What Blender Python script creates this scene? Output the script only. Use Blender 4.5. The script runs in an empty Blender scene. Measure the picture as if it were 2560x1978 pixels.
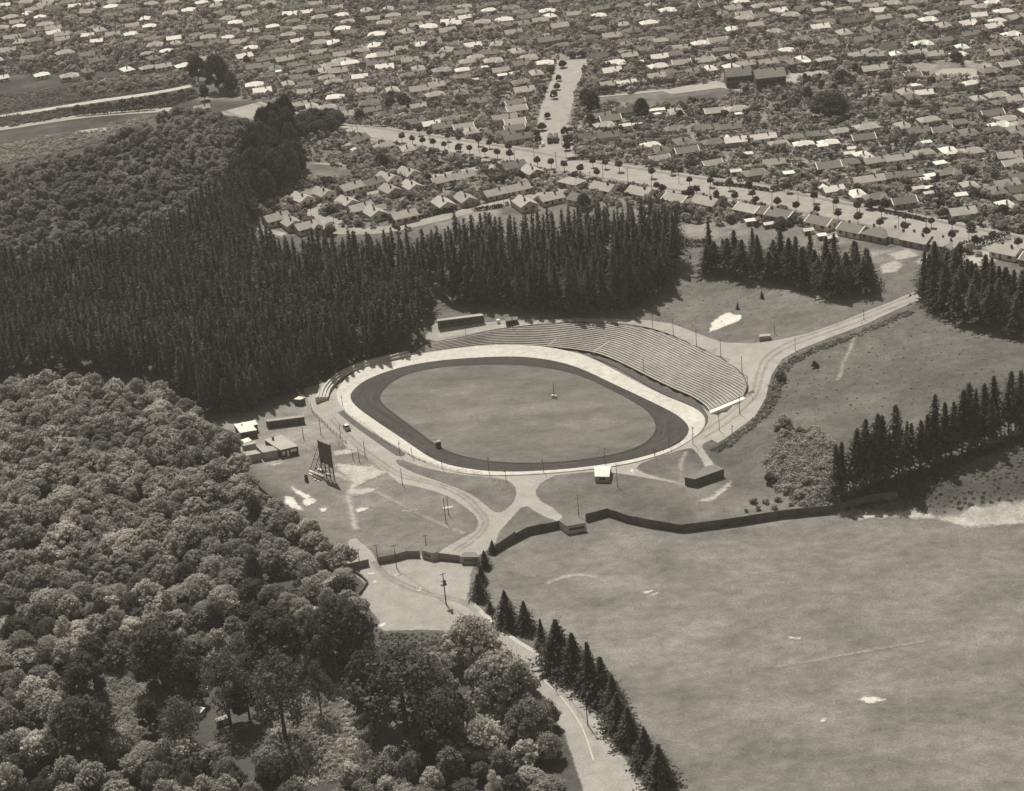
import bpy, bmesh, math, random
import numpy as np
from mathutils import Vector, Matrix

R = random.Random(11)
NR = np.random.default_rng(5)
scene = bpy.context.scene
COL = scene.collection

# ------------------------------------------------------------------ camera
CAM_H, FPX, PITCH, ROLL = 307.0, 4800.0, math.radians(24.0), math.radians(5.3)
IW, IH = 2560.0, 1978.0
cp, sp, cr, sr = math.cos(PITCH), math.sin(PITCH), math.cos(ROLL), math.sin(ROLL)
CF = np.array((0.0, cp, -sp))
right0, up0 = np.array((1.0, 0, 0)), np.array((0.0, sp, cp))
CR = cr*right0 - sr*up0
CU = sr*right0 + cr*up0
CPOS = np.array((0.0, 0.0, CAM_H))
cam_d = bpy.data.cameras.new("camera")
cam = bpy.data.objects.new("camera", cam_d)
COL.objects.link(cam)
M3 = Matrix((CR, CU, -CF)).transposed()
cam.matrix_world = Matrix.Translation(CPOS) @ M3.to_4x4()
cam_d.sensor_width = 36.0
cam_d.lens = 36.0*FPX/IW
cam_d.clip_start, cam_d.clip_end = 5.0, 20000.0
scene.camera = cam

# ------------------------------------------------------------------ light
SUN_EL, SUN_AZ = math.radians(58.0), math.radians(-17.0)       # azimuth from +Y towards +X
sdir = Vector((math.cos(SUN_EL)*math.sin(SUN_AZ), math.cos(SUN_EL)*math.cos(SUN_AZ), math.sin(SUN_EL)))
sun_d = bpy.data.lights.new("sun", 'SUN')
sun_d.energy, sun_d.angle, sun_d.color = 5.0, math.radians(0.5), (1.0, 0.955, 0.855)
sun = bpy.data.objects.new("sun", sun_d)
COL.objects.link(sun)
sun.rotation_euler = (-sdir).to_track_quat('-Z', 'Y').to_euler()
sun.location = (0, 700, 900)
world = bpy.data.worlds.new("World")
scene.world = world
world.use_nodes = True
nt = world.node_tree
sky = nt.nodes.new('ShaderNodeTexSky')
sky.sky_type = 'NISHITA'
sky.sun_disc = False
sky.sun_elevation, sky.sun_rotation = SUN_EL, SUN_AZ
hs = nt.nodes.new('ShaderNodeRGBToBW')                          # black-and-white film: no blue in the sky light
mx = nt.nodes.new('ShaderNodeMix'); mx.data_type = 'RGBA'; mx.blend_type = 'MULTIPLY'
mx.inputs[0].default_value = 1.0
mx.inputs[7].default_value = (1.0, 0.93, 0.79, 1)
bg = nt.nodes['Background']
bg.inputs[1].default_value = 0.10
nt.links.new(sky.outputs[0], hs.inputs[0]); nt.links.new(hs.outputs[0], mx.inputs[6])
nt.links.new(mx.outputs[2], bg.inputs[0])
vs = scene.view_settings
vs.view_transform, vs.look, vs.gamma, vs.use_curve_mapping = 'Standard', 'None', 1.0, False
vs.exposure = 0.2

# ------------------------------------------------------------------ pixel <-> world measuring helpers
def D(pts, k=1.17265): return [(x*k, y*k) for x, y in pts]
def ZB(x0, y0, s):
    def f(*p):
        if len(p) == 2 and not hasattr(p[0], '__len__'): return (x0+p[0]*s, y0+p[1]*s)
        return [(x0+a*s, y0+b*s) for a, b in p]
    return f
def C(x0, y0): return ZB(x0, y0, 0.32051)
def Z(x0, y0): return ZB(x0, y0, 0.18315)
def ray(px, py):
    d = CF*FPX + CR*(px-IW/2) - CU*(py-IH/2)
    return d/np.linalg.norm(d)
def plane(px, py, z=0.0):
    d = ray(px, py); t = (z-CAM_H)/d[2]
    return (d[0]*t, d[1]*t)
def proj(x, y, z):
    v = np.stack([np.asarray(x, float), np.asarray(y, float), np.asarray(z, float)-CAM_H], -1)
    w = v@CF
    return IW/2+FPX*(v@CR)/w, IH/2-FPX*(v@CU)/w
def inpoly(x, y, poly):
    x = np.asarray(x); y = np.asarray(y); ins = np.zeros(x.shape, bool)
    n = len(poly)
    for i in range(n):
        x1, y1 = poly[i]; x2, y2 = poly[(i+1) % n]
        if y1 == y2: continue
        c = ((y1 > y) != (y2 > y)) & (x < (x2-x1)*(y-y1)/(y2-y1)+x1)
        ins ^= c
    return ins
def pdist(x, y, poly, closed=True):
    best = np.full(np.shape(x), 1e9)
    n = len(poly)
    for i in range(n if closed else n-1):
        ax, ay = poly[i]; bx, by = poly[(i+1) % n]
        dx, dy = bx-ax, by-ay; L = dx*dx+dy*dy+1e-9
        t = np.clip(((x-ax)*dx+(y-ay)*dy)/L, 0, 1)
        best = np.minimum(best, np.hypot(x-ax-t*dx, y-ay-t*dy))
    return best
def resample(pts, n):
    p = np.array(pts, float); seg = np.hypot(*(p[1:]-p[:-1]).T[:2]); s = np.concatenate([[0], np.cumsum(seg)])
    t = np.linspace(0, s[-1], n)
    return np.stack([np.interp(t, s, p[:, k]) for k in range(p.shape[1])], 1)
def smooth_loop(pts, it=2):
    for _ in range(it):
        q = []
        n = len(pts)
        for i in range(n):
            a, b = pts[i], pts[(i+1) % n]
            q += [(a[0]*.75+b[0]*.25, a[1]*.75+b[1]*.25), (a[0]*.25+b[0]*.75, a[1]*.25+b[1]*.75)]
        pts = q
    return pts
def smooth_line(pts, it=2):
    for _ in range(it):
        q = [pts[0]]
        for i in range(len(pts)-1):
            a, b = pts[i], pts[i+1]
            q += [tuple(a[k]*.75+b[k]*.25 for k in range(len(a))), tuple(a[k]*.25+b[k]*.75 for k in range(len(a)))]
        q.append(pts[-1]); pts = q
    return pts

# ------------------------------------------------------------------ terrain
c76 = C(760, 600); c13 = C(1360, 550); c12 = C(1260, 900); c66 = C(660, 950); c18 = C(1860, 900)
RIM_PX = [(903, 737, 1.87), (924, 731, 2.16), (958, 725, 2.52), (992, 719, 3.02), (1058, 704, 3.74), (1126, 696, 4.32), (1195, 690, 4.75), (1245, 688, 4.90),
          (1296, 691, 5.04), (1351, 696, 5.26), (1392, 704, 5.40), (1436, 718, 5.47), (1485, 740, 5.47), (1537, 764, 5.40), (1570, 786, 5.18), (1588, 808, 4.97),
          (1593, 826, 4.75), (1585, 844, 4.54)]
LOW_PX = [(878, 757), (891, 755), (949, 747), (1031, 737), (1113, 736), (1167, 739), (1222, 745), (1269, 752), (1305, 765), (1351, 787), (1378, 801),
          (1433, 828), (1474, 845), (1496, 859), (1506, 868), (1512, 876)]
NS = 140
RIM = resample(smooth_line([plane(x*1.17265, y*1.17265, z)+(z,) for x, y, z in RIM_PX], 2), NS)
LOW = resample(smooth_line([plane(x*1.17265, y*1.17265, 0.4)+(0.4,) for x, y in LOW_PX], 2), NS)
STAND = [tuple(p[:2]) for p in LOW]+[tuple(p[:2]) for p in RIM[::-1]]
FLAT_PX = [(690, 800), (745, 780), (800, 765), (878, 752), (949, 747), (1031, 737), (1113, 736), (1167, 739), (1222, 745), (1269, 752), (1305, 765),
           (1351, 787), (1378, 801), (1433, 828), (1474, 845), (1512, 874), (1530, 890), (1525, 935), (1560, 1000), (1620, 1060), (1740, 1100),
           (1900, 1110), (2080, 1130), (2300, 1110), (2600, 1100), (2600, 1800), (-200, 1800), (-200, 1250), (300, 1150), (450, 960), (560, 870), (640, 840)]
FLAT = [plane(x*1.17265, y*1.17265, 0) for x, y in FLAT_PX]
CTRL = [(1590, 850, 4.50), (1600, 800, 5.40), (1620, 760, 5.85), (1560, 740, 5.85), (1480, 715, 6.00), (1380, 690, 6.00), (1300, 675, 5.70), (1200, 675, 5.40), (1100, 680, 4.88),
        (980, 690, 3.75), (930, 700, 3.00), (1700, 730, 9), (1800, 690, 11), (1950, 628, 14), (2080, 600, 15), (2080, 700, 14), (2080, 800, 12), (1950, 760, 12), (1800, 800, 9.5),
        (1700, 830, 7), (1660, 900, 4.5), (1800, 900, 8), (1950, 880, 10), (2080, 900, 10), (2200, 900, 10), (2300, 800, 12), (1700, 1000, 2.5), (1780, 1040, 3.5), (1850, 1010, 7), (1950, 990, 8), (2080, 960, 8.5), (2200, 960, 8),
        (1900, 1085, 1.5), (2000, 1070, 2.5), (2080, 1060, 3), (1620, 960, 2), (1580, 920, 2.5),
        (1450, 640, 10), (1550, 680, 10), (1450, 540, 14), (1600, 600, 13), (1720, 640, 12.5), (1850, 610, 14), (1300, 620, 9), (1150, 620, 8), (1020, 620, 7.5),
        (1000, 560, 10), (1200, 540, 11), (1400, 500, 13), (700, 560, 13), (850, 580, 11), (600, 500, 14), (800, 450, 14), (1000, 430, 14), (1200, 420, 14), (1300, 390, 14), (1500, 420, 14),
        (1700, 460, 14.5), (1900, 520, 15), (2080, 540, 15), (2250, 560, 15), (900, 320, 13), (1150, 300, 13), (1500, 300, 13), (1900, 320, 14), (2100, 350, 14), (2300, 400, 14),
        (1200, 150, 13), (1600, 180, 13), (2000, 200, 13), (900, 180, 12), (700, 150, 11), (700, 240, 11), (1200, 20, 13), (700, 20, 12), (1800, 20, 13), (200, 20, 9),
        (250, 130, 8), (450, 120, 9), (200, 200, 6), (350, 190, 7), (200, 255, 6), (330, 250, 6.5), (50, 200, 6), (450, 205, 8),
        (170, 345, 24), (250, 320, 29), (330, 300, 32), (420, 285, 33), (500, 280, 34), (570, 290, 31), (220, 400, 24), (320, 390, 27), (420, 390, 28), (500, 390, 26), (560, 400, 22),
        (600, 400, 16), (630, 330, 14), (650, 400, 14), (550, 480, 15), (450, 480, 20), (350, 480, 20), (200, 480, 19), (60, 400, 24), (60, 520, 18),
        (200, 600, 12), (350, 600, 13), (500, 600, 12), (650, 640, 9), (800, 650, 8), (880, 660, 7), (880, 700, 5), (800, 720, 4.5), (700, 750, 4), (550, 750, 6), (400, 720, 7.5), (200, 720, 7),
        (60, 700, 7), (650, 800, 2.5), (560, 840, 2), (440, 840, 2.5), (300, 800, 3), (100, 800, 3), (100, 900, 1), (500, 880, .5), (1000, 700, 4.6), (1058, 690, 5.6)]
CX = np.array([plane(x*1.17265, y*1.17265, z)+(z,) for x, y, z in CTRL] + [tuple(p) for p in RIM[::6]])
GS = 4.0
fx = np.arange(-560, 561, GS); fy = np.arange(312, 1681, GS)
coarse = np.array([40, 100, 220, 500, 1100, 2400, 5200.])
xs = np.concatenate([fx[0]-coarse[::-1], fx, fx[-1]+coarse])
ys = np.concatenate([fy[0]-coarse[::-1], fy, fy[-1]+coarse])
GX, GY = np.meshgrid(xs, ys)
num = np.full(GX.shape, 10*1e-7); den = np.full(GX.shape, 1e-7)
for x, y, z in CX:
    d2 = (GX-x)**2+(GY-y)**2
    w = np.exp(-d2/(2*26.0**2))+1e-3*np.exp(-d2/(2*90.0**2))
    num += w*z; den += w
HZ = num/den
inF = inpoly(GX, GY, FLAT)
dF = np.where(inF, 0, pdist(GX, GY, FLAT))
rmp = np.clip((dF-1.0)/22.0, 0, 1); rmp = rmp*rmp*(3-2*rmp)
HZ = HZ*rmp
inS = inpoly(GX, GY, STAND)
lowp = [tuple(p[:2]) for p in LOW]; rimp = [tuple(p[:2]) for p in RIM]
ii, jj = np.nonzero(inS)
for i, j in zip(ii, jj):
    x, y = GX[i, j], GY[i, j]
    dl = float(pdist(np.array(x), np.array(y), lowp, False)); du = float(pdist(np.array(x), np.array(y), rimp, False))
    k = int(np.argmin(np.hypot(RIM[:, 0]-x, RIM[:, 1]-y)))
    HZ[i, j] = min(HZ[i, j], RIM[k, 2]*dl/(dl+du)-1.3)
dR = pdist(GX, GY, rimp, False)
nearR = (dR < 12) & (~inS) & (dF > 6)
for i, j in zip(*np.nonzero(nearR)):
    k = int(np.argmin(np.hypot(RIM[:, 0]-GX[i, j], RIM[:, 1]-GY[i, j])))
    w = min(1, dR[i, j]/12.0)
    HZ[i, j] = HZ[i, j]*w+(RIM[k, 2]-.15)*(1-w)
def hgt(x, y):
    i = min(max(int(np.searchsorted(xs, x))-1, 0), len(xs)-2); j = min(max(int(np.searchsorted(ys, y))-1, 0), len(ys)-2)
    u = (x-xs[i])/(xs[i+1]-xs[i]); v = (y-ys[j])/(ys[j+1]-ys[j])
    return float(HZ[j, i]*(1-u)*(1-v)+HZ[j, i+1]*u*(1-v)+HZ[j+1, i]*(1-u)*v+HZ[j+1, i+1]*u*v)
def G(px, py, dz=0.0):
    """world ground point seen at a source pixel (dz = height above ground of the thing measured)"""
    d = ray(px, py)
    t = (50.0-CAM_H)/d[2]; st = 3.0; last = t
    for _ in range(2000):
        x, y, z = d[0]*t, d[1]*t, CAM_H+d[2]*t
        if z <= hgt(x, y)+dz: break
        last = t; t += st
    a, b = last, t
    for _ in range(14):
        m = (a+b)/2
        if CAM_H+d[2]*m <= hgt(d[0]*m, d[1]*m)+dz: b = m
        else: a = m
    return (d[0]*b, d[1]*b)
def GW(pts, dz=0.0): return [G(x, y, dz) for x, y in pts]
def GD(pts, dz=0.0): return GW(D(pts), dz)
def height_to(px, py, topy):
    """metres of a vertical thing standing at the pixel and reaching up to pixel row topy"""
    x, y = G(px, py); z = hgt(x, y)
    y0 = float(proj(x, y, z)[1]); y1 = float(proj(x, y, z+10)[1])
    return 10*(y0-topy)/(y0-y1)

# ------------------------------------------------------------------ mesh / object helpers
class MB:
    def __init__(s): s.v = []; s.f = []
    def add(s, vs_, fs):
        o = len(s.v); s.v += [tuple(map(float, p)) for p in vs_]; s.f += [tuple(i+o for i in q) for q in fs]
    def box(s, cx, cy, z0, sx, sy, sz, rot=0.0):
        c, n = math.cos(rot), math.sin(rot); P = []
        for z in (z0, z0+sz):
            for a, b in ((-1, -1), (1, -1), (1, 1), (-1, 1)):
                x, y = a*sx/2, b*sy/2
                P.append((cx+x*c-y*n, cy+x*n+y*c, z))
        s.add(P, [(3, 2, 1, 0), (4, 5, 6, 7), (0, 1, 5, 4), (1, 2, 6, 5), (2, 3, 7, 6), (3, 0, 4, 7)])
    def prism(s, poly, z0, z1):
        a = sum(poly[i][0]*poly[(i+1) % len(poly)][1]-poly[(i+1) % len(poly)][0]*poly[i][1] for i in range(len(poly)))
        if a < 0: poly = poly[::-1]
        n = len(poly)
        zz0 = z0 if hasattr(z0, '__len__') else [z0]*n
        zz1 = z1 if hasattr(z1, '__len__') else [z1]*n
        if a < 0: zz0, zz1 = list(zz0)[::-1], list(zz1)[::-1]
        s.add([(p[0], p[1], z) for p, z in zip(poly, zz0)]+[(p[0], p[1], z) for p, z in zip(poly, zz1)],
              [tuple(range(n))[::-1], tuple(range(n, 2*n))]+[(i, (i+1) % n, n+(i+1) % n, n+i) for i in range(n)])
    def cyl(s, p0, p1, r0, r1, n=7):
        p0, p1 = Vector(p0), Vector(p1); d = (p1-p0).normalized()
        a = d.orthogonal().normalized(); b = d.cross(a)
        P = [p0+(a*math.cos(t)+b*math.sin(t))*r0 for t in [2*math.pi*i/n for i in range(n)]]
        Q = [p1+(a*math.cos(t)+b*math.sin(t))*r1 for t in [2*math.pi*i/n for i in range(n)]]
        s.add(P+Q, [tuple(range(n))[::-1], tuple(range(n, 2*n))]+[(i, (i+1) % n, n+(i+1) % n, n+i) for i in range(n)])
    def beam(s, p0, p1, w):
        s.cyl(p0, p1, w*.7, w*.7, 4)
    def mesh(s, name, m=None, smooth=False):
        me = bpy.data.meshes.new(name); me.from_pydata(s.v, [], s.f); me.validate()
        if m: me.materials.append(m)
        if smooth: me.polygons.foreach_set('use_smooth', [True]*len(me.polygons))
        return me
def link(name, data, parent=None, m=None):
    o = bpy.data.objects.new(name, data); COL.objects.link(o)
    if parent is not None: o.parent = parent
    if m is not None and data is not None:
        if len(data.materials) == 0: data.materials.append(m)
        o.material_slots[0].link = 'OBJECT'; o.material_slots[0].material = m
    return o
def thing(name, label, cat, loc=(0, 0, 0), rot=0.0, group=None, scale=None, data=None):
    o = link(name, data)
    o.location = loc; o.rotation_euler = (0, 0, rot)
    if scale is not None: o.scale = scale if hasattr(scale, '__len__') else (scale,)*3
    o['label'] = label; o['category'] = cat
    if group: o['group'] = group
    return o
def structure(name, data, label=None, kind='structure'):
    o = link(name, data); o['kind'] = kind
    if label: o['label'] = label
    return o
def mesh_np(name, V, F, m=None):
    me = bpy.data.meshes.new(name)
    V = np.asarray(V, np.float32); F = np.asarray(F, np.int32)
    me.vertices.add(len(V)); me.vertices.foreach_set('co', V.ravel())
    k = F.shape[1]
    me.loops.add(F.size); me.loops.foreach_set('vertex_index', F.ravel())
    me.polygons.add(len(F)); me.polygons.foreach_set('loop_start', np.arange(0, F.size, k, dtype=np.int32))
    me.polygons.foreach_set('loop_total', np.full(len(F), k, np.int32))
    me.update(calc_edges=True); me.validate()
    if m: me.materials.append(m)
    return me
ORD = ['first', 'second', 'third', 'fourth', 'fifth', 'sixth', 'seventh', 'eighth', 'ninth', 'tenth', 'eleventh', 'twelfth', 'thirteenth', 'fourteenth', 'fifteenth', 'sixteenth',
       'seventeenth', 'eighteenth', 'nineteenth', 'twentieth', 'twenty-first', 'twenty-second', 'twenty-third', 'twenty-fourth', 'twenty-fifth', 'twenty-sixth', 'twenty-seventh',
       'twenty-eighth', 'twenty-ninth', 'thirtieth', 'thirty-first', 'thirty-second', 'thirty-third', 'thirty-fourth', 'thirty-fifth', 'thirty-sixth', 'thirty-seventh', 'thirty-eighth',
       'thirty-ninth', 'fortieth']

# ------------------------------------------------------------------ materials
def tint(v): return (v, v*0.956, v*0.89, 1)
def mat(name, v, rough=0.9, noise=((1.5, .12, 3),), rnd=0.0, attr=None, spec=0.25, wave=None, bump=0.0, stretch=None, leaf=0.0, soft=None, lane=None):
    m = bpy.data.materials.new(name); m.use_nodes = True
    t = m.node_tree; b = t.nodes['Principled BSDF']
    b.inputs['Roughness'].default_value = rough
    b.inputs['Specular IOR Level'].default_value = spec
    geo = t.nodes.new('ShaderNodeNewGeometry')
    pos = geo.outputs['Position']
    if stretch:
        mp = t.nodes.new('ShaderNodeMapping'); mp.inputs['Rotation'].default_value = (0, 0, stretch[0]); mp.inputs['Scale'].default_value = (1, stretch[1], 1)
        t.links.new(pos, mp.inputs[0]); pos = mp.outputs[0]
    if attr:
        a = t.nodes.new('ShaderNodeAttribute'); a.attribute_name = attr
        cur = a.outputs['Fac']
    else:
        val = t.nodes.new('ShaderNodeValue'); val.outputs[0].default_value = v; cur = val.outputs[0]
    def mul(s0, s1):
        n = t.nodes.new('ShaderNodeMath'); n.operation = 'MULTIPLY'; t.links.new(s0, n.inputs[0]); t.links.new(s1, n.inputs[1]); return n.outputs[0]
    def rng(s0, lo, hi, f0=0.3, f1=0.7):
        n = t.nodes.new('ShaderNodeMapRange'); n.inputs[1].default_value = f0; n.inputs[2].default_value = f1
        n.inputs[3].default_value = lo; n.inputs[4].default_value = hi; t.links.new(s0, n.inputs[0]); return n.outputs[0]
    lastn = None
    for k, (s, a_, d) in enumerate(noise):
        n = t.nodes.new('ShaderNodeTexNoise'); n.inputs['Scale'].default_value = s; n.inputs['Detail'].default_value = d
        n.inputs['Roughness'].default_value = 0.6
        t.links.new(pos, n.inputs['Vector']); lastn = n
        cur = mul(cur, rng(n.outputs[0], 1-a_, 1+a_))
    if lane:                                                    # tyre-worn streaks running round the track
        a = t.nodes.new('ShaderNodeAttribute'); a.attribute_name = 'lane'
        cb = t.nodes.new('ShaderNodeCombineXYZ'); t.links.new(a.outputs['Fac'], cb.inputs[0])
        n = t.nodes.new('ShaderNodeTexNoise'); n.inputs['Scale'].default_value = lane[0]; n.inputs['Detail'].default_value = 4; n.inputs['Roughness'].default_value = .7
        sc_ = t.nodes.new('ShaderNodeVectorMath'); sc_.operation = 'MULTIPLY_ADD'; sc_.inputs[1].default_value = (.004, .004, 0)
        t.links.new(geo.outputs['Position'], sc_.inputs[0]); t.links.new(cb.outputs[0], sc_.inputs[2]); t.links.new(sc_.outputs[0], n.inputs['Vector'])
        cur = mul(cur, rng(n.outputs[0], 1-lane[1], 1+lane[1]))
    if wave:
        w = t.nodes.new('ShaderNodeTexWave'); w.inputs['Scale'].default_value = wave[0]; w.wave_type = 'BANDS'; w.bands_direction = wave[2]
        w.inputs['Distortion'].default_value = wave[3] if len(wave) > 3 else 0
        tc = t.nodes.new('ShaderNodeTexCoord'); t.links.new(tc.outputs['Object'], w.inputs[0])
        cur = mul(cur, rng(w.outputs['Fac'], 1-wave[1], 1+wave[1], 0, 1))
    if rnd:
        oi = t.nodes.new('ShaderNodeObjectInfo'); cur = mul(cur, rng(oi.outputs['Random'], 1-rnd, 1+rnd, 0, 1))
    if bump and lastn is not None:
        bp = t.nodes.new('ShaderNodeBump'); bp.inputs['Strength'].default_value = bump; bp.inputs['Distance'].default_value = 0.5
        t.links.new(lastn.outputs[0], bp.inputs['Height']); t.links.new(bp.outputs[0], b.inputs['Normal'])
    cc = t.nodes.new('ShaderNodeCombineColor')
    for i, kk in enumerate(tint(1.0)[:3]):
        n = t.nodes.new('ShaderNodeMath'); n.operation = 'MULTIPLY'; n.inputs[1].default_value = kk
        t.links.new(cur, n.inputs[0]); t.links.new(n.outputs[0], cc.inputs[i])
    t.links.new(cc.outputs[0], b.inputs['Base Color'])
    if soft:                                                    # ragged fading edge of bare ground: distance to its edge plus noise
        a = t.nodes.new('ShaderNodeAttribute'); a.attribute_name = 'edge'
        n = t.nodes.new('ShaderNodeTexNoise'); n.inputs['Scale'].default_value = soft[0]; n.inputs['Detail'].default_value = 5; n.inputs['Roughness'].default_value = .65
        t.links.new(geo.outputs['Position'], n.inputs['Vector'])
        q1 = t.nodes.new('ShaderNodeMath'); q1.operation = 'MULTIPLY_ADD'; q1.inputs[1].default_value = soft[1]; q1.inputs[2].default_value = -soft[1]*.5
        t.links.new(n.outputs[0], q1.inputs[0])
        q2 = t.nodes.new('ShaderNodeMath'); q2.operation = 'ADD'; t.links.new(a.outputs['Fac'], q2.inputs[0]); t.links.new(q1.outputs[0], q2.inputs[1])
        fac = rng(q2.outputs[0], 0, soft[3] if len(soft) > 3 else 1, -soft[2], soft[2])
        tr = t.nodes.new('ShaderNodeBsdfTransparent'); ms = t.nodes.new('ShaderNodeMixShader')
        t.links.new(fac, ms.inputs[0]); t.links.new(tr.outputs[0], ms.inputs[1]); t.links.new(b.outputs[0], ms.inputs[2]); t.links.new(ms.outputs[0], t.nodes['Material Output'].inputs[0])
    if leaf:                                                    # light passing through leaves
        tr = t.nodes.new('ShaderNodeBsdfTranslucent'); t.links.new(cc.outputs[0], tr.inputs[0])
        ms = t.nodes.new('ShaderNodeMixShader'); ms.inputs[0].default_value = leaf
        t.links.new(b.outputs[0], ms.inputs[1]); t.links.new(tr.outputs[0], ms.inputs[2]); t.links.new(ms.outputs[0], t.nodes['Material Output'].inputs[0])
    return m
m_ground = mat('grass_ground', .2, noise=((.010, .14, 4), (.04, .26, 6), (.22, .24, 6), (1.3, .28, 4)), attr='albedo', bump=.6, stretch=(.12, 1.35))
m_infield = mat('infield_grass', .122, noise=((.022, .22, 5), (.08, .22, 6), (.3, .14, 5), (1.4, .26, 4)), bump=.4, stretch=(.25, 1.9))
m_island = mat('lawn_grass', .14, noise=((.05, .2, 5), (.16, .2, 6), (1.3, .25, 4)), bump=.5)
m_dirt = mat('dirt_track', .042, noise=((.05, .15, 4), (.35, .22, 5), (1.5, .15, 3)), lane=(9., .5))
m_gravel = mat('pale_gravel', .285, noise=((.03, .08, 5), (.2, .12, 6), (1.6, .14, 4)))
m_tar = mat('pale_tarseal', .265, noise=((.03, .1, 5), (.2, .14, 6), (1.6, .14, 4)))
m_gravs = mat('loose_gravel', .285, noise=((.03, .1, 5), (.2, .13, 6), (1.6, .16, 4)), soft=(.6, 1.5, .35))
m_isls = mat('ragged_lawn', .135, noise=((.05, .22, 5), (.16, .22, 6), (1.3, .28, 4)), bump=.5, soft=(.7, 1.3, .3))
m_tars = mat('ragged_tarseal', .265, noise=((.03, .12, 5), (.2, .15, 6), (1.6, .16, 4)), soft=(.6, 1.5, .35))
m_rut = mat('wheel_rut', .17, noise=((.2, .2, 4), (1., .2, 4)), soft=(.35, 1.8, .5, .32))
m_conc = mat('white_concrete', .45, noise=((.05, .08, 4), (.35, .16, 6), (1.8, .12, 4)))
m_conc2 = mat('old_concrete', .38, noise=((.2, .14, 4), (1.5, .12, 3)))
m_terr = mat('terrace_earth', .21, noise=((.05, .28, 5), (.5, .28, 5), (2., .15, 3)))
m_sand = mat('bare_sand', .52, noise=((.12, .16, 5), (.8, .18, 5)), soft=(.45, 3.2, .45))
m_worn = mat('worn_pale_grass', .36, noise=((.1, .18, 5), (.8, .2, 4)), soft=(.5, 2.4, .9, .85))
m_pine = mat('pine_needles', .074, noise=((.5, .35, 3), (.03, .25, 3)), rnd=.5, spec=.1, leaf=.25)
m_spruce = mat('spruce_needles', .078, noise=((.3, .2, 3),), rnd=.15, spec=.1, leaf=.25)
m_leaf = mat('bush_leaves', .34, noise=((.1, .3, 4), (.025, .22, 3)), rnd=.38, spec=.15, leaf=.4)
m_leafd = mat('dark_leaves', .09, noise=((.2, .2, 4),), rnd=.25, spec=.12, leaf=.35)
m_leafl = mat('pale_leaves', .35, noise=((.2, .2, 4),), rnd=.22, spec=.15, leaf=.4)
m_leafb = mat('bush_mass_leaves', .335, noise=((.09, .35, 3), (.045, .3, 3)), spec=.15, leaf=.4)
m_leafm = mat('mid_leaves', .18, noise=((.15, .25, 4), (.02, .4, 3)), rnd=.3, spec=.12, leaf=.35)
m_trunk = mat('tree_bark', .07, noise=((1, .2, 3),))
m_timber = mat('weathered_timber', .10, noise=((.6, .2, 3), (3., .15, 3)))
m_fence = mat('fence_iron', .10, noise=((.08, .25, 4), (.45, .3, 4), (2.0, .15, 3)))
m_fence2 = mat('fence_boards_grey', .20, noise=((.25, .12, 3), (2.0, .15, 3)))
m_pole = mat('pole_timber', .06, noise=((1, .2, 2),))
m_glass = mat('window_glass', .03, rough=.15, spec=.6, noise=())
m_trim = mat('white_trim', .72, noise=((2, .05, 2),))
m_paint = mat('black_car_paint', .02, rough=.25, spec=.6, noise=())
m_rubber = mat('tyre_rubber', .025, noise=())
m_white = mat('white_paint', .78, noise=((.6, .07, 3),))
m_rail = mat('steel_rail', .3, rough=.5, noise=())
ROOF = {'w': mat('bright_iron_roof', .56, noise=((.25, .08, 4), (2., .06, 3)), rnd=.1, rough=.6),
        'p': mat('pale_tile_roof', .30, noise=((.2, .1, 4), (2., .1, 3)), rnd=.14),
        'm': mat('grey_tile_roof', .155, noise=((.2, .1, 4), (2., .12, 3)), rnd=.16),
        'd': mat('dark_tile_roof', .10, noise=((.2, .12, 4), (2., .12, 3)), rnd=.16)}
WALL = {'l': mat('pale_wall', .6, noise=((.5, .08, 3),), rnd=.2), 'g': mat('grey_wall', .36, noise=((.5, .1, 3),), rnd=.2), 'k': mat('dark_wall', .1, noise=((.5, .12, 3),), rnd=.15)}
m_brick = mat('chimney_brick', .12, noise=((2, .2, 2),))
# ================================================================== ground sheet
PXX, PYY = proj(GX, GY, HZ)
QX, QY = PXX/1.17265, PYY/1.17265
infront = GY > 60
ALB = np.full(GX.shape, .12)
def zone(poly, v):
    ALB[inpoly(QX, QY, poly) & infront] = v
SUB = [(-300, -900), (-300, 560), (520, 480), (520, 505), (930, 490), (1240, 430), (1440, 480), (1500, 520), (1620, 500), (1900, 580), (2090, 560), (2600, 620), (2600, -900)]
zone(SUB, .155)
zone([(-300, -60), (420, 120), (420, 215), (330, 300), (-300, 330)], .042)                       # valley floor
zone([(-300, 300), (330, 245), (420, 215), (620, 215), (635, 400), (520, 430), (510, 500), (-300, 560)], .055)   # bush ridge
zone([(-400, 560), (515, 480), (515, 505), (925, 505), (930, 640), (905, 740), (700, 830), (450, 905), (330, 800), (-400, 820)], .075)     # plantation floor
zone([(930, 505), (1240, 450), (1450, 480), (1440, 590), (1330, 668), (1000, 662), (930, 640)], .12)
zone([(1330, 672), (1440, 590), (1450, 520), (1500, 530), (1500, 580), (1900, 640), (1950, 625), (1720, 715), (1580, 740)], .122)
zone([(1500, 590), (1900, 640), (1880, 590), (1500, 500)], .12)
zone([(1500, 955), (1600, 900), (1640, 800), (1700, 740), (1960, 640), (2400, 700), (2400, 1085), (1790, 1080), (1620, 1060), (1520, 1010)], .10)
zone([(1640, 880), (1760, 880), (1780, 1080), (1660, 1080), (1600, 980)], .12)
zone([(1780, 1075), (2400, 900), (2400, 1030), (2000, 1085)], .055)                              # steep bank under the row, its shade painted in as a dark tone
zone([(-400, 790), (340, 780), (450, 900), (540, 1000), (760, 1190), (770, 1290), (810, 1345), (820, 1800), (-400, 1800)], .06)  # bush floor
zone([(160, 1430), (340, 1400), (350, 1500), (250, 1560), (160, 1600)], .11)
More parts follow.
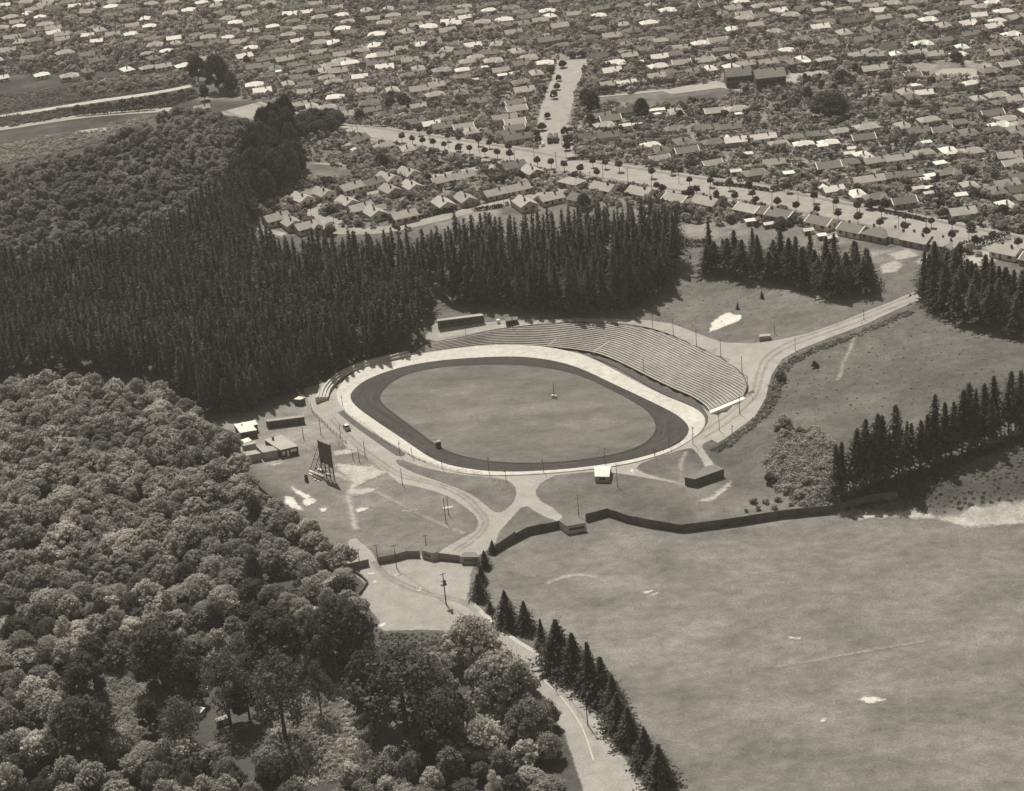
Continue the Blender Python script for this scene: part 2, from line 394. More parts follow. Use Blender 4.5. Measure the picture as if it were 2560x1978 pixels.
zone([(560, 1430), (760, 1410), (800, 1500), (640, 1640), (560, 1560)], .10)
zone([(800, 1345), (1000, 1345), (960, 1440), (790, 1440)], .09)
zone([(1000, 1310), (1200, 1440), (1300, 1700), (820, 1700), (900, 1440)], .06)
zone([(690, 820), (540, 870), (440, 905), (560, 1030), (740, 1190), (960, 1170), (1020, 1090), (880, 990), (740, 880)], .15)   # club grounds
zone([(440, 900), (545, 870), (660, 850), (740, 920), (690, 960), (500, 1000)], .2)
zone([(1050, 1170), (1220, 1110), (1450, 1135), (1790, 1085), (2600, 1110), (2600, 1900), (1450, 1900), (1370, 1580), (1150, 1330), (1030, 1270)], .155)
# school grounds and open lawns in the suburb
z3 = Z(1400, 110); z4 = Z(1800, 110); z5 = Z(2060, 110); z1 = Z(600, 110); z2 = Z(1000, 110); z6 = Z(640, 380); z7 = Z(1000, 380); z8 = Z(1400, 380); z9 = Z(1760, 380); z10 = Z(2060, 380)
def zsrc(poly, v): zone([(x/1.17265, y/1.17265) for x, y in poly], v)
zsrc(z3((500, 720), (1500, 640), (2184, 600), (2600, 640), (2700, 800), (2100, 800), (1200, 860), (500, 850)), .12)
zsrc(z5((450, 480), (1000, 460), (1100, 540), (420, 620)), .13); zsrc(z5((900, 290), (1900, 220), (2400, 300), (2400, 480), (1400, 460)), .22)
zsrc(z6((540, 120), (830, 140), (1240, 200), (1450, 300), (930, 420), (450, 330)), .16)
zsrc(z5((330, 790), (700, 740), (950, 880), (300, 900)), .11)
# soften the zone borders and break them up a little
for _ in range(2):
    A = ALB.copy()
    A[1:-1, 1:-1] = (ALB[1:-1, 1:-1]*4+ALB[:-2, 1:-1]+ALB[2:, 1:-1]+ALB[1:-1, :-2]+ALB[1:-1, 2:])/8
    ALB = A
sub_in = inpoly(QX, QY, SUB) & infront
lots = NR.random(GX.shape)
blk = np.kron(NR.random((GX.shape[0]//3+1, GX.shape[1]//4+1)), np.ones((3, 4)))[:GX.shape[0], :GX.shape[1]]
ALB = np.where(sub_in, ALB*(.55+.75*blk)*(.8+.4*lots), ALB)
ny, nx = GX.shape
idx = np.arange(ny*nx).reshape(ny, nx)
F = np.stack([idx[:-1, :-1], idx[:-1, 1:], idx[1:, 1:], idx[1:, :-1]], -1).reshape(-1, 4)
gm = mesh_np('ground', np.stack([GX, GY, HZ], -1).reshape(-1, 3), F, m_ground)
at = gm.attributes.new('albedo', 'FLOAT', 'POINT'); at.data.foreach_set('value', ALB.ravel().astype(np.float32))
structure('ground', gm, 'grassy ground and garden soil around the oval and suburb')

def sheet(name, poly, dz, m, label=None, drape=True, jag=0.0, kind='structure'):
    if jag:
        q = []
        n = len(poly)
        for i in range(n):
            a, b = poly[i], poly[(i+1) % n]; k = max(1, int(math.hypot(b[0]-a[0], b[1]-a[1])/1.0))
            for j in range(k): q.append((a[0]+(b[0]-a[0])*j/k+R.uniform(-jag, jag), a[1]+(b[1]-a[1])*j/k+R.uniform(-jag, jag)))
        poly = q
    bm = bmesh.new()
    vs_ = [bm.verts.new((x, y, 0)) for x, y in poly]
    f = bm.faces.new(vs_)
    if f.normal.z < 0 or f.calc_area() == 0: pass
    bm.normal_update()
    if f.normal.z < 0: f.normal_flip()
    if drape:
        bmesh.ops.triangulate(bm, faces=bm.faces[:])
        X = [p[0] for p in poly]; Y = [p[1] for p in poly]
        for gx in xs[(xs > min(X)) & (xs < max(X))]:
            bmesh.ops.bisect_plane(bm, geom=bm.verts[:]+bm.edges[:]+bm.faces[:], plane_co=(gx, 0, 0), plane_no=(1, 0, 0))
        for gy in ys[(ys > min(Y)) & (ys < max(Y))]:
            bmesh.ops.bisect_plane(bm, geom=bm.verts[:]+bm.edges[:]+bm.faces[:], plane_co=(0, gy, 0), plane_no=(0, 1, 0))
        for v in bm.verts: v.co.z = hgt(v.co.x, v.co.y)+dz
    else:
        bmesh.ops.triangulate(bm, faces=bm.faces[:])
        for v in bm.verts: v.co.z = dz
    me = bpy.data.meshes.new(name); bm.to_mesh(me); bm.free(); me.materials.append(m)
    if name is None: return me
    return structure(name, me, label, kind)
def soft_patch(name, poly, dz, m, label=None, step=.8, pad=2.0):
    X = [q_[0] for q_ in poly]; Y = [q_[1] for q_ in poly]
    gx = np.arange(min(X)-pad, max(X)+pad, step); gy = np.arange(min(Y)-pad, max(Y)+pad, step)
    pad_ = pad; A_, B_ = np.meshgrid(gx, gy); d_ = pdist(A_, B_, poly); d_ = np.where(inpoly(A_, B_, poly), d_, -d_)
    id_ = np.arange(A_.size).reshape(A_.shape); ok = d_ > -pad
    f_ = ok[:-1, :-1] & ok[1:, :-1] & ok[:-1, 1:] & ok[1:, 1:]
    F_ = np.stack([id_[:-1, :-1][f_], id_[:-1, 1:][f_], id_[1:, 1:][f_], id_[1:, :-1][f_]], -1)
    if not len(F_): return
    use = np.unique(F_); rm_ = np.full(A_.size, -1); rm_[use] = np.arange(len(use)); F_ = rm_[F_]
    xa, ya = A_.ravel()[use], B_.ravel()[use]
    me = mesh_np(name, [(x, y, hgt(x, y)+dz) for x, y in zip(xa, ya)], F_, m)
    at_ = me.attributes.new('edge', 'FLOAT', 'POINT'); at_.data.foreach_set('value', np.clip(d_.ravel()[use], -5, 5).astype(np.float32))
    return structure(name, me, label)
def ribbon_poly(line, w):
    L = []; Rr = []
    for i, p in enumerate(line):
        a = line[max(0, i-1)]; b = line[min(len(line)-1, i+1)]
        dx, dy = b[0]-a[0], b[1]-a[1]; l = math.hypot(dx, dy)+1e-9
        L.append((p[0]-dy/l*w/2, p[1]+dx/l*w/2)); Rr.append((p[0]+dy/l*w/2, p[1]-dx/l*w/2))
    return L+Rr[::-1]
def ribbon(name, line, w, dz, m, label=None):
    line = smooth_line(line, 2)
    return sheet(name, ribbon_poly(line, w), dz, m, label)

# ------------------------------------------------------------------ stadium surfaces
DIRT_PX = [(746, 845), (752, 832), (775, 812), (815, 795), (865, 780), (930, 769), (1000, 763), (1096, 759), (1160, 765), (1215, 777), (1260, 795), (1300, 815),
           (1350, 838), (1400, 862), (1440, 882), (1462, 900), (1470, 914), (1465, 930), (1445, 948), (1400, 966), (1340, 982), (1270, 993), (1200, 1001), (1130, 1005),
           (1080, 1006), (1027, 1004), (959, 993), (918, 977), (877, 949), (850, 930), (809, 903), (773, 878), (751, 859)]
INF_PX = [(809, 850), (815, 835), (835, 815), (870, 797), (930, 784), (1000, 779), (1080, 777), (1150, 782), (1210, 793), (1255, 808), (1300, 830), (1350, 856), (1385, 880),
          (1399, 905), (1395, 925), (1375, 945), (1335, 962), (1270, 976), (1200, 984), (1130, 987), (1060, 985), (1000, 976), (955, 962), (925, 945), (890, 918), (850, 888), (820, 866)]
OUT_PX = [(718, 846), (723, 826), (744, 802), (785, 780), (839, 769), (891, 757), (949, 748), (1031, 738), (1099, 737), (1154, 740), (1195, 747), (1245, 758), (1296, 783), (1351, 813),
          (1406, 841), (1460, 863), (1484, 874), (1499, 887), (1503, 901), (1495, 918), (1479, 930), (1457, 945), (1424, 963), (1348, 986), (1266, 998), (1180, 1006), (1120, 1010), (1080, 1011),
          (1044, 1012), (973, 1005), (918, 988), (872, 967), (836, 946), (809, 929), (768, 902), (740, 880), (726, 862)]
def resample_loop(p, n): return resample(list(p)+[p[0]], n+1)[:-1]
def loop_w(pts, z=0.0, it=2): return smooth_loop([plane(x, y, z) for x, y in D(pts)], it)
dirt = loop_w(DIRT_PX, .1)
inf_l = loop_w(INF_PX, .14)
def ring_between(name, inner, outer, n, m, zi, zo, label):
    outd_ = np.array(resample_loop(outer, n*4)); inn_ = np.array(resample_loop(inner, n)); c_ = inn_.mean(0)
    oa_ = np.arctan2(outd_[:, 1]-c_[1], outd_[:, 0]-c_[0]); V_ = []; A_ = []; K = 7
    for k in range(n):
        a_ = math.atan2(inn_[k][1]-c_[1], inn_[k][0]-c_[0]); j = int(np.argmin(np.abs((oa_-a_+math.pi) % (2*math.pi)-math.pi)))
        for t_ in range(K):
            u = -.06+1.12*t_/(K-1); q_ = inn_[k]*(1-u)+outd_[j]*u; V_.append((q_[0], q_[1], zi+(zo-zi)*u)); A_.append(u)
    F_ = [(k*K+t_, k*K+t_+1, ((k+1) % n)*K+t_+1, ((k+1) % n)*K+t_) for k in range(n) for t_ in range(K-1)]
    me = mesh_np(name, V_, F_, m)
    at_ = me.attributes.new('lane', 'FLOAT', 'POINT'); at_.data.foreach_set('value', np.array(A_, np.float32))
    return structure(name, me, label)
ring_between('dirt_track', inf_l, dirt, 240, m_dirt, .10, .10, 'dark cinder speedway track round the infield')
kk = np.array(resample_loop(inf_l, 200)); kc = kk.mean(0); kq = [tuple(q_+(q_-kc)/np.linalg.norm(q_-kc)*.5) for q_ in kk]; kq.append(kq[0])
sheet('track_edge', ribbon_poly(kq, .8), .165, mat('dark_inner_edge', .035, noise=((.2, .3, 3),)), 'dark inner edge of the cinder track', drape=False)  # plain dark line round the track's inner edge
sheet('infield_grass', loop_w(INF_PX, .14), .14, m_infield, 'mown grass infield of the oval', drape=False)
# dark inner kerb groove: low board edge round the infield
# concrete banking: ring from the dirt edge up to the outer lip
def resample_loop(p, n): return resample(list(p)+[p[0]], n+1)[:-1]
inn = resample_loop(dirt, 300)
outl = loop_w(OUT_PX, .5)
outd = resample_loop(outl, 1200)
V = []; Fq = []
cen = np.mean(inn, 0)
oa = np.arctan2(outd[:, 1]-cen[1], outd[:, 0]-cen[0])
ring = []
for k in range(300):
    a = math.atan2(inn[k][1]-cen[1], inn[k][0]-cen[0])
    dd = np.abs((oa-a+math.pi) % (2*math.pi)-math.pi); j = int(np.argmin(dd))
    ring.append(outd[j])
ring = np.array(ring)
for k in range(300):
    w = math.hypot(*(ring[k]-inn[k])); lip = .14+min(.55, max(0, w-2.0)*.09)
    for t in (0, .35, .7, 1.0):
        p = inn[k]*(1-t)+ring[k]*t; V.append((p[0], p[1], .12+lip*t**1.6))
    d = (ring[k]-inn[k])/max(w, .1); V.append((ring[k][0]+d[0]*.35, ring[k][1]+d[1]*.35, .12+lip)); V.append((ring[k][0]+d[0]*.5, ring[k][1]+d[1]*.5, -.2))
n = 6
for k in range(300):
    k2 = (k+1) % 300
    for t in range(n-1): Fq.append((k*n+t, k*n+t+1, k2*n+t+1, k2*n+t))
cm = mesh_np('concrete_track', V, Fq, m_conc)
bm = bmesh.new(); bm.from_mesh(cm); bmesh.ops.recalc_face_normals(bm, faces=bm.faces[:])
if sum(f.normal.z for f in bm.faces) < 0: bmesh.ops.reverse_faces(bm, faces=bm.faces[:])
bm.to_mesh(cm); bm.free()
structure('concrete_track', cm, 'white banked concrete cycle track round the cinders')

# ------------------------------------------------------------------ terraces
def terrace(name, low, rim, steps, label, m_riser, m_lip):
    n = len(low)
    W = np.hypot(*(rim-low)[:, :2].T); tread = W.max()/steps
    def tt(k, s): return min(1.0, s*tread/W[k])
    body = MB(); lips = MB()
    prof = []
    for k in range(n):
        col = []
        for s in range(steps):
            t0, t1 = tt(k, s), tt(k, s+1)
            p0 = low[k]*(1-t0)+rim[k]*t0; p1 = low[k]*(1-t1)+rim[k]*t1
            z = low[k][2]+(rim[k][2]-low[k][2])*t1
            col.append((p0[0], p0[1], p0[2])); col.append((p0[0], p0[1], z)); 
            col.append((p1[0], p1[1], z))
        prof.append(col)
    m = len(prof[0])
    body.add([p for c in prof for p in c], [(k*m+t, k*m+t+1, (k+1)*m+t+1, (k+1)*m+t) for k in range(n-1) for t in range(m-1)])
    # end walls down to the ground
    for k in (0, n-1):
        c = prof[k]; body.add(list(c)+[(c[-1][0], c[-1][1], -1.5), (c[0][0], c[0][1], -1.5)], [tuple(range(len(c)+2))])
    # concrete lip along every step edge
    for s in range(steps):
        P = []; live = []
        for k in range(n):
            t0, t1 = tt(k, s), tt(k, s+1)
            live.append(t0 < .985)
            p0 = low[k]*(1-t0)+rim[k]*t0; p1 = low[k]*(1-t1)+rim[k]*t1
            z = low[k][2]+(rim[k][2]-low[k][2])*t1
            q = p0*.64+p1*.36
            P += [(p0[0], p0[1], z+.05), (q[0], q[1], z+.05), (p0[0], p0[1], z-.12), (q[0], q[1], z-.02)]
        F_ = []
        for k in range(n-1):
            if not (live[k] and live[k+1]): continue
            a, b = k*4, k*4+4
            F_ += [(a, a+1, b+1, b), (a+2, a, b, b+2), (a+1, a+3, b+3, b+1)]
        lips.add(P, F_)
    root = thing(name, label, 'terraced stand')
    o = link('earth_step', body.mesh('earth_step', m_riser), root)
    o2 = link('concrete_edge', lips.mesh('concrete_edge', m_lip), root)
    for q in (o, o2):
        b_ = bmesh.new(); b_.from_mesh(q.data); bmesh.ops.recalc_face_normals(b_, faces=b_.faces[:])
        if sum(f.normal.z*f.calc_area() for f in b_.faces) < 0: bmesh.ops.reverse_faces(b_, faces=b_.faces[:])
        b_.to_mesh(q.data); b_.free()
    return root
STAND_ROOT = terrace('terraced_stand', LOW, RIM, 20, 'long curved grass-and-concrete terraced stand rising behind the white track', m_terr, m_conc2)
# white stair block closing its right end, and two stairways
def stair(a, b, w, steps, name, m):
    mb = MB(); ax, ay, az = a; bx, by, bz = b
    rot = math.atan2(by-ay, bx-ax); L = math.hypot(bx-ax, by-ay)/steps
    for s in range(steps):
        t = (s+.5)/steps
        z = az+(bz-az)*(s+1)/steps+.12
        mb.box(ax+(bx-ax)*t, ay+(by-ay)*t, -.4, L*1.0, w, z+.4, rot)
    o = link(name, mb.mesh(name, m), STAND_ROOT)
    return o
e0, e1 = LOW[-1], RIM[-1]
d = (e1-e0)[:2]/np.linalg.norm((e1-e0)[:2]); nrm = np.array((d[1], -d[0]))
if nrm[1] > 0: nrm = -nrm
sh = nrm*1.2
stair((e0[0]+sh[0], e0[1]+sh[1], .3), (e1[0]+sh[0], e1[1]+sh[1], e1[2]-.4), 2.3, 20, 'stairway', m_white)
for fr, t0, t1 in ((.505, .0, .42), (.37, .05, .32)):
    k = int(fr*NS)
    a, b = LOW[k], RIM[k]
    p0 = a*(1-t0)+b*t0; p1 = a*(1-t1)+b*t1
    stair(tuple(p0), tuple(p1), .8, 8, 'stairway', m_conc)
# low terrace on the left bend
LOW2 = [(700, 848), (705, 828), (736, 800), (784, 779), (838, 768), (876, 759)]
RIM2 = [(672, 848), (684, 826), (716, 794), (770, 770), (828, 757), (866, 748)]
lo2 = resample(smooth_line([plane(x*1.17265, y*1.17265, .9)+(.9,) for x, y in LOW2]), 60)
ri2 = resample(smooth_line([plane(x*1.17265, y*1.17265, 2.6)+(2.6,) for x, y in RIM2]), 60)
low_stand = terrace('low_terrace', lo2, ri2, 4, 'short low white terrace of four steps on the left bend below the pines', m_conc2, m_conc)

# gravel round the track, as one sheet below the other surfaces
gr = c66((330, 60), (420, 60), (560, 130), (640, 200)) + c66((760, 330), (1000, 480)) + D([(1000, 930), (1200, 985), (1400, 950), (1490, 890)])
GRAVEL = (c66((300, 70), (330, 140), (370, 230), (430, 290), (520, 390), (620, 500), (650, 530), (800, 600), (870, 660), (960, 730), (1060, 810), (1180, 830), (1330, 870), (1460, 920), (1560, 990), (1640, 1050), (1672, 1110), (1655, 1170),
              (1560, 1225), (1440, 1290), (1370, 1335)) + c66((1370, 1360), (1540, 1390), (1660, 1380), (1800, 1290), (1840, 1180), (1950, 1060), (2000, 1000), (2050, 985)) +
          c12((300, 1215), (420, 1262), (465, 1225), (380, 1150), (300, 1110), (255, 1060), (250, 1015), (290, 960), (400, 900), (700, 872), (850, 882), (960, 895), (1250, 945), (1420, 985), (1420, 958), (1240, 925),
              (1090, 880), (1035, 845), (1060, 812), (1200, 755), (1420, 692), (1470, 690), (1510, 730), (1575, 845), (1645, 825), (1545, 680), (1560, 650), (1690, 590), (1780, 550), (1890, 450)) +
          D([(1625, 890), (1600, 880), (1575, 890), (1540, 890), (1515, 880), (1500, 870), (1400, 840), (1250, 765), (1100, 745), (900, 765), (780, 790)]))
soft_patch('gravel_path', [plane(x, y, .04) for x, y in GRAVEL], .04, m_gravs, 'pale gravel paths and aprons round the oval', step=.9, pad=1.2)
isl = c66((1020, 640), (1060, 615), (1180, 665), (1330, 705), (1500, 735), (1700, 755), (1880, 775), (1940, 810), (1968, 870), (1950, 940), (1900, 1000), (1850, 1030), (1800, 1030), (1730, 975), (1650, 905),
          (1530, 850), (1400, 800), (1250, 750), (1130, 705))
soft_patch('lawn', smooth_loop([plane(x, y, .09) for x, y in isl], 2), .09, m_isls, 'teardrop lawn between the two gravel drives', step=.7, pad=1.2)
ver = c66((575, 255), (620, 235), (760, 345), (900, 445), (1000, 505), (1060, 540), (1110, 560), (1090, 595), (1030, 590), (900, 500), (800, 430), (690, 350))
sheet('dark_verge', [plane(x, y, .09) for x, y in ver], .09, mat('rough_verge', .09, noise=((.3, .2, 4), (1.2, .2, 3))), 'dark rough verge beside the white track', drape=False)
MED = c13((250, 1045), (420, 1062), (530, 1095), (700, 1180), (800, 1235), (1000, 1335), (1150, 1395), (1225, 1440), (1262, 1500)) + c12((1590, 430), (1588, 480), (1565, 520), (1540, 548)) + \
      c12((1568, 490), (1558, 430), (1480, 365), (1240, 265), (1000, 130), (880, 60), (760, 0)) + c13((500, 1120), (400, 1080))
sheet('grass_median', [plane(x, y, .3) for x, y in MED], .3, mat('median_grass', .075, noise=((.3, .2, 4), (1.2, .2, 3))), 'dark grass strip between white track and terraces', drape=False)

# ramp, rim path and the road climbing to the right
sheet('gravel_path', GD([(1495, 925), (1520, 900), (1545, 872), (1575, 862), (1592, 846), (1597, 826), (1586, 800), (1540, 762), (1486, 739), (1437, 716), (1393, 702), (1352, 694), (1297, 689), (1245, 686), (1195, 688), (1150, 692), (1090, 698),
                         (1058, 702), (992, 717), (930, 729), (905, 722), (925, 690), (1040, 688), (1100, 680), (1180, 682), (1228, 679), (1310, 680), (1380, 683), (1433, 691), (1475, 707), (1512, 721), (1545, 731), (1600, 733), (1650, 727), (1720, 712),
                         (1800, 684), (1900, 644), (1952, 621), (1962, 640), (1850, 690), (1765, 722), (1705, 746), (1668, 766), (1645, 800), (1632, 850), (1610, 888), (1570, 918), (1530, 945)]), .13, m_gravel, 'pale gravel road climbing past the terraces to the upper right')
# entrance car park and lower drive
PARK = D([(752, 1218), (775, 1208), (786, 1202), (770, 1165), (742, 1150), (735, 1170), (745, 1205)])[:0] + \
    c66((660, 1245), (720, 1235), (790, 1290), (850, 1350), (890, 1430), (1000, 1405), (1130, 1370), (1230, 1370), (1320, 1400), (1540, 1430), (1640, 1440)) + D([(1004, 1225), (1000, 1268), (1013, 1290), (1038, 1318), (1075, 1345), (1112, 1372), (1160, 1402), (1205, 1430), (1245, 1480),
     (1285, 1545), (1320, 1600), (1400, 1720), (1255, 1720), (1205, 1570), (1150, 1480), (1080, 1390), (1020, 1345), (985, 1347), (900, 1343), (815, 1345), (806, 1320), (785, 1295), (765, 1280), (783, 1248), (756, 1225), (742, 1215), (738, 1175)])
soft_patch('car_park', [plane(x, y, .05) for x, y in PARK], .05, m_tars, 'pale empty car park and drive outside the gates', step=.9, pad=1.2)
kl = smooth_line([plane(*p) for p in C(1160, 1350)((625, 1100), (700, 1165), (780, 1250), (860, 1360), (920, 1460), (960, 1560), (1010, 1720))], 2)
sheet('kerb', ribbon_poly(kl, .4), .11, m_conc, 'thin white concrete kerb line down the drive', drape=False)
kl = smooth_line([plane(*p) for p in C(760, 1350)((1300, 480), (1400, 580), (1500, 665), (1640, 780), (1760, 850), (1860, 910))], 2)
sheet('kerb', ribbon_poly(kl, 1.6), .11, m_conc2, 'pale gravel edge of the drive below the conifers', drape=False)

# bare patches
zd0 = Z(860, 1320)
for L_, w in ((zd0((720, 560), (900, 700), (1110, 840), (1385, 1035), (1500, 1110), (1700, 1255)), .35), (C(1160, 1350)((665, 1090), (760, 1180), (870, 1300), (960, 1420), (1000, 1520)), .35), (zd0((390, 470), (520, 640), (700, 760), (1000, 880), (1300, 960), (1600, 1010), (1800, 1150)), .9),
              (zd0((420, 460), (560, 620), (760, 730), (1040, 850), (1330, 930), (1640, 985), (1840, 1130)), .9), (c66((520, 310), (640, 450), (760, 560), (900, 660), (1050, 760), (1250, 800), (1430, 850), (1570, 930), (1700, 1060), (1720, 1140), (1620, 1240), (1480, 1330)), .8),
              (c66((545, 295), (665, 435), (790, 545), (930, 645), (1080, 745), (1280, 785), (1450, 833), (1600, 915), (1730, 1050), (1755, 1140), (1650, 1255), (1510, 1345)), .8), (D([(1500, 935), (1560, 895), (1615, 850), (1625, 800), (1640, 765), (1690, 735), (1760, 712), (1850, 680), (1940, 642)]), .8),
              (D([(1492, 925), (1550, 885), (1605, 845), (1613, 798), (1628, 760), (1682, 728), (1755, 704), (1845, 672), (1935, 635)]), .8)):
    soft_patch('wheel_rut', ribbon_poly(smooth_line(GW(L_), 2), w), .17, m_rut, step=.45, pad=1.0)
PATCH = [c66((580, 650), (700, 665), (850, 670), (960, 720), (880, 760), (780, 800), (700, 850), (880, 850), (850, 880), (690, 910), (640, 880), (680, 800), (620, 740), (560, 690)),
         c66((220, 830), (300, 880), (375, 915), (330, 930), (260, 890), (215, 850)), c66((300, 940), (390, 920), (410, 955), (340, 985), (310, 970)),
         c66((170, 910), (230, 920), (250, 960), (300, 1000), (300, 1025), (230, 1005), (160, 960)), c66((425, 1005), (495, 1003), (480, 1030), (445, 1030)),
         c66((0, 650), (100, 640), (180, 630), (120, 660), (40, 675)), c66((540, 560), (640, 540), (730, 560), (620, 590), (550, 590)),
         c66((1080, 1025), (1220, 1010), (1150, 1030)), c66((1390, 1000), (1480, 985), (1470, 995), (1400, 1010)), c66((710, 1015), (760, 1000), (815, 1000), (790, 1020), (730, 1035)),
         c13((1290, 880), (1310, 800), (1380, 750), (1440, 720), (1480, 740), (1540, 745), (1540, 770), (1500, 800), (1420, 830), (1340, 860)),
         c12((1530, 1100), (1620, 1060), (1690, 1000), (1760, 950), (1770, 985), (1700, 1040), (1640, 1100), (1580, 1115)),
         c18((700, 1190), (900, 1210), (1190, 1180), (1300, 1170), (1420, 1190), (1500, 1225), (1640, 1220), (1720, 1180), (1780, 1140), (1830, 1150), (2050, 1110), (2400, 1100), (2400, 1230), (2100, 1290), (1830, 1300), (1720, 1310), (1600, 1270), (1450, 1240), (1200, 1230), (900, 1245)),
         C(1860, 1350)((885, 1245), (940, 1228), (1050, 1235), (1100, 1250), (1020, 1275), (950, 1270)), C(1860, 1350)((592, 1415), (625, 1392), (640, 1400), (610, 1420)),
         C(1860, 1350)((330, 745), (400, 765), (455, 762), (410, 780), (360, 775)), C(1160, 1350)((1390, 415), (1440, 395), (1480, 398), (1430, 420)), C(1160, 1350)((1450, 435), (1500, 410), (1520, 415), (1480, 440)),
         C(760, 1350)((470, 262), (540, 258), (550, 270), (480, 275)), C(760, 1350)((870, 370), (920, 375), (925, 400), (880, 405)), C(760, 1350)((705, 268), (735, 265), (738, 277), (710, 278)),
         C(760, 1350)((540, 345), (545, 320), (568, 318), (570, 340), (555, 350)), C(760, 1350)((575, 660), (640, 650), (630, 675), (590, 685)), c12((975, 875), (1003, 838), (1008, 890))]
m_dry = mat('dry_bare_soil', .34, noise=((.15, .2, 5), (.9, .25, 4)), soft=(.3, 5.0, .9))
for i, p in enumerate(PATCH):
    soft_patch('bare_ground', GW(p), .12+.004*(i % 5), m_sand if i not in (0, 5, 6, 11, 12) else m_dry)
for p, w in ((c66((870, 875), (1000, 935), (1150, 1015), (1300, 1090), (1430, 1150), (1560, 1200)), .8), (c66((545, 730), (600, 755), (660, 780)), 2.5), (c66((650, 900), (680, 1000), (700, 1100), (715, 1170)), 2.0),
             (c12((1420, 720), (1385, 790), (1375, 860), (1385, 950)), 1.0), (C(1860, 550)((860, 910), (830, 1010), (780, 1100), (760, 1190), (730, 1250)), .7),
             (C(1860, 1350)((240, 995), (620, 930), (1000, 860), (1400, 795)), .2), (C(1160, 1350)((640, 340), (780, 290), (920, 270), (1040, 295)), 1.6)):
    soft_patch('worn_track', ribbon_poly(smooth_line(GW(p), 2), w), .14, m_worn, step=.5, pad=1.6)

m_thin = mat('thin_dry_grass', .25, noise=((.1, .2, 5), (.9, .25, 4)), soft=(.2, 9.0, 2.2, .5))
for p in (C(1160, 1350)((300, 150), (500, 130), (820, 150), (980, 200), (760, 215), (700, 300), (520, 330), (380, 260)), C(1860, 1350)((380, 220), (500, 190), (700, 240), (650, 300), (560, 340), (440, 260)), C(1860, 1350)((1000, 200), (1200, 190), (1400, 280), (1250, 300), (1100, 260)),
          C(1860, 1350)((1180, 360), (1420, 370), (1450, 420), (1250, 410)), C(1860, 1350)((280, 640), (560, 620), (720, 680), (600, 760), (340, 740)), C(1860, 1350)((90, 970), (200, 990), (170, 1020), (100, 1010)), C(1860, 1350)((600, 90), (980, 40), (990, 80), (700, 120)),
          C(1160, 1350)((1600, 260), (1800, 280), (1900, 310), (1750, 330)), C(1160, 1350)((1400, 1230), (1700, 1260), (1500, 1380)), c66((1130, 930), (1300, 1000), (1250, 1050), (1050, 1020)), c66((900, 1060), (1020, 1080), (960, 1130)), c12((1300, 850), (1700, 900), (1650, 1060), (1400, 1100)),
          D([(900, 885), (1010, 870), (1150, 858), (1260, 850), (1290, 868), (1200, 880), (1080, 890), (960, 905)]), D([(1180, 905), (1280, 885), (1340, 900), (1250, 925)]), D([(900, 835), (1000, 815), (1060, 830), (960, 850)]), c12((1480, 1180), (1700, 1150), (1650, 1250), (1500, 1240))):
    soft_patch('worn_grass', GW(p), .24 if False else .17, m_thin, 'faint worn dry grass', step=1.0, pad=4.0)
# ------------------------------------------------------------------ suburb roads
AVEN = [(600, 268), (660, 290), (760, 306), (856, 321), (1016, 347), (1177, 372), (1300, 392), (1418, 415), (1547, 433), (1675, 455), (1800, 472), (1888, 486), (1998, 508), (2108, 532), (2188, 545), (2298, 567), (2426, 593), (2600, 630)]
ribbon('avenue', GW(AVEN), 27, .12, m_tar, 'wide pale avenue with rows of small round trees')
STREET = [(1400, 420), (1384, 345), (1384, 293), (1406, 220), (1430, 160), (1434, 150)]
ribbon('street', GW(STREET), 17.5, .16, m_tar, 'broad straight street with tram rails running away')
for off in (-3.1, -1.7, 1.7, 3.1):
    L = smooth_line(GW(STREET[1:]), 2); q = ribbon_poly(L, abs(off)*2); h = len(L)
    side = q[:h] if off > 0 else q[h:]
    sheet('tram_rail', ribbon_poly(side, .16), .20, m_rail, 'pale tram rail set in the street')
E2 = [(800, 590), (796, 560), (790, 541), (792, 525), (805, 514), (834, 504), (878, 493), (926, 482), (960, 471), (1060, 447), (1180, 424), (1240, 414), (1300, 400)]
E1 = [(780, 572), (860, 580), (950, 577), (1000, 568), (1082, 550), (1139, 536), (1256, 508), (1340, 490), (1400, 478), (1480, 456)]
ribbon('estate_road', GW(E1), 8, .12, m_tar, 'pale estate road along the top of the pines')
ribbon('estate_road', GW(E2), 7.5, .16, m_tar, 'pale curving estate road between the gabled houses')
sheet('estate_road', GW(z6((560, 850), (700, 770), (850, 790), (880, 860), (1150, 930), (1400, 980), (1300, 1110), (900, 1040), (650, 950))), .19, m_tar, 'pale turning area between the estate houses')
ribbon('valley_road', GW(C(160, 100)((-900, 660), (85, 508), (300, 472), (550, 440), (800, 400), (1000, 358), (1130, 328))), 7, .15, m_conc2, 'white road across the valley at upper left')
ribbon('valley_track', GW(C(160, 100)((-900, 740), (90, 600), (400, 572), (700, 552), (830, 545))), 9, .15, m_gravel, 'pale bare track below the white valley road')
ribbon('valley_track', GW(C(160, 100)((100, 720), (200, 708), (340, 700))), 8, .15, m_gravel)
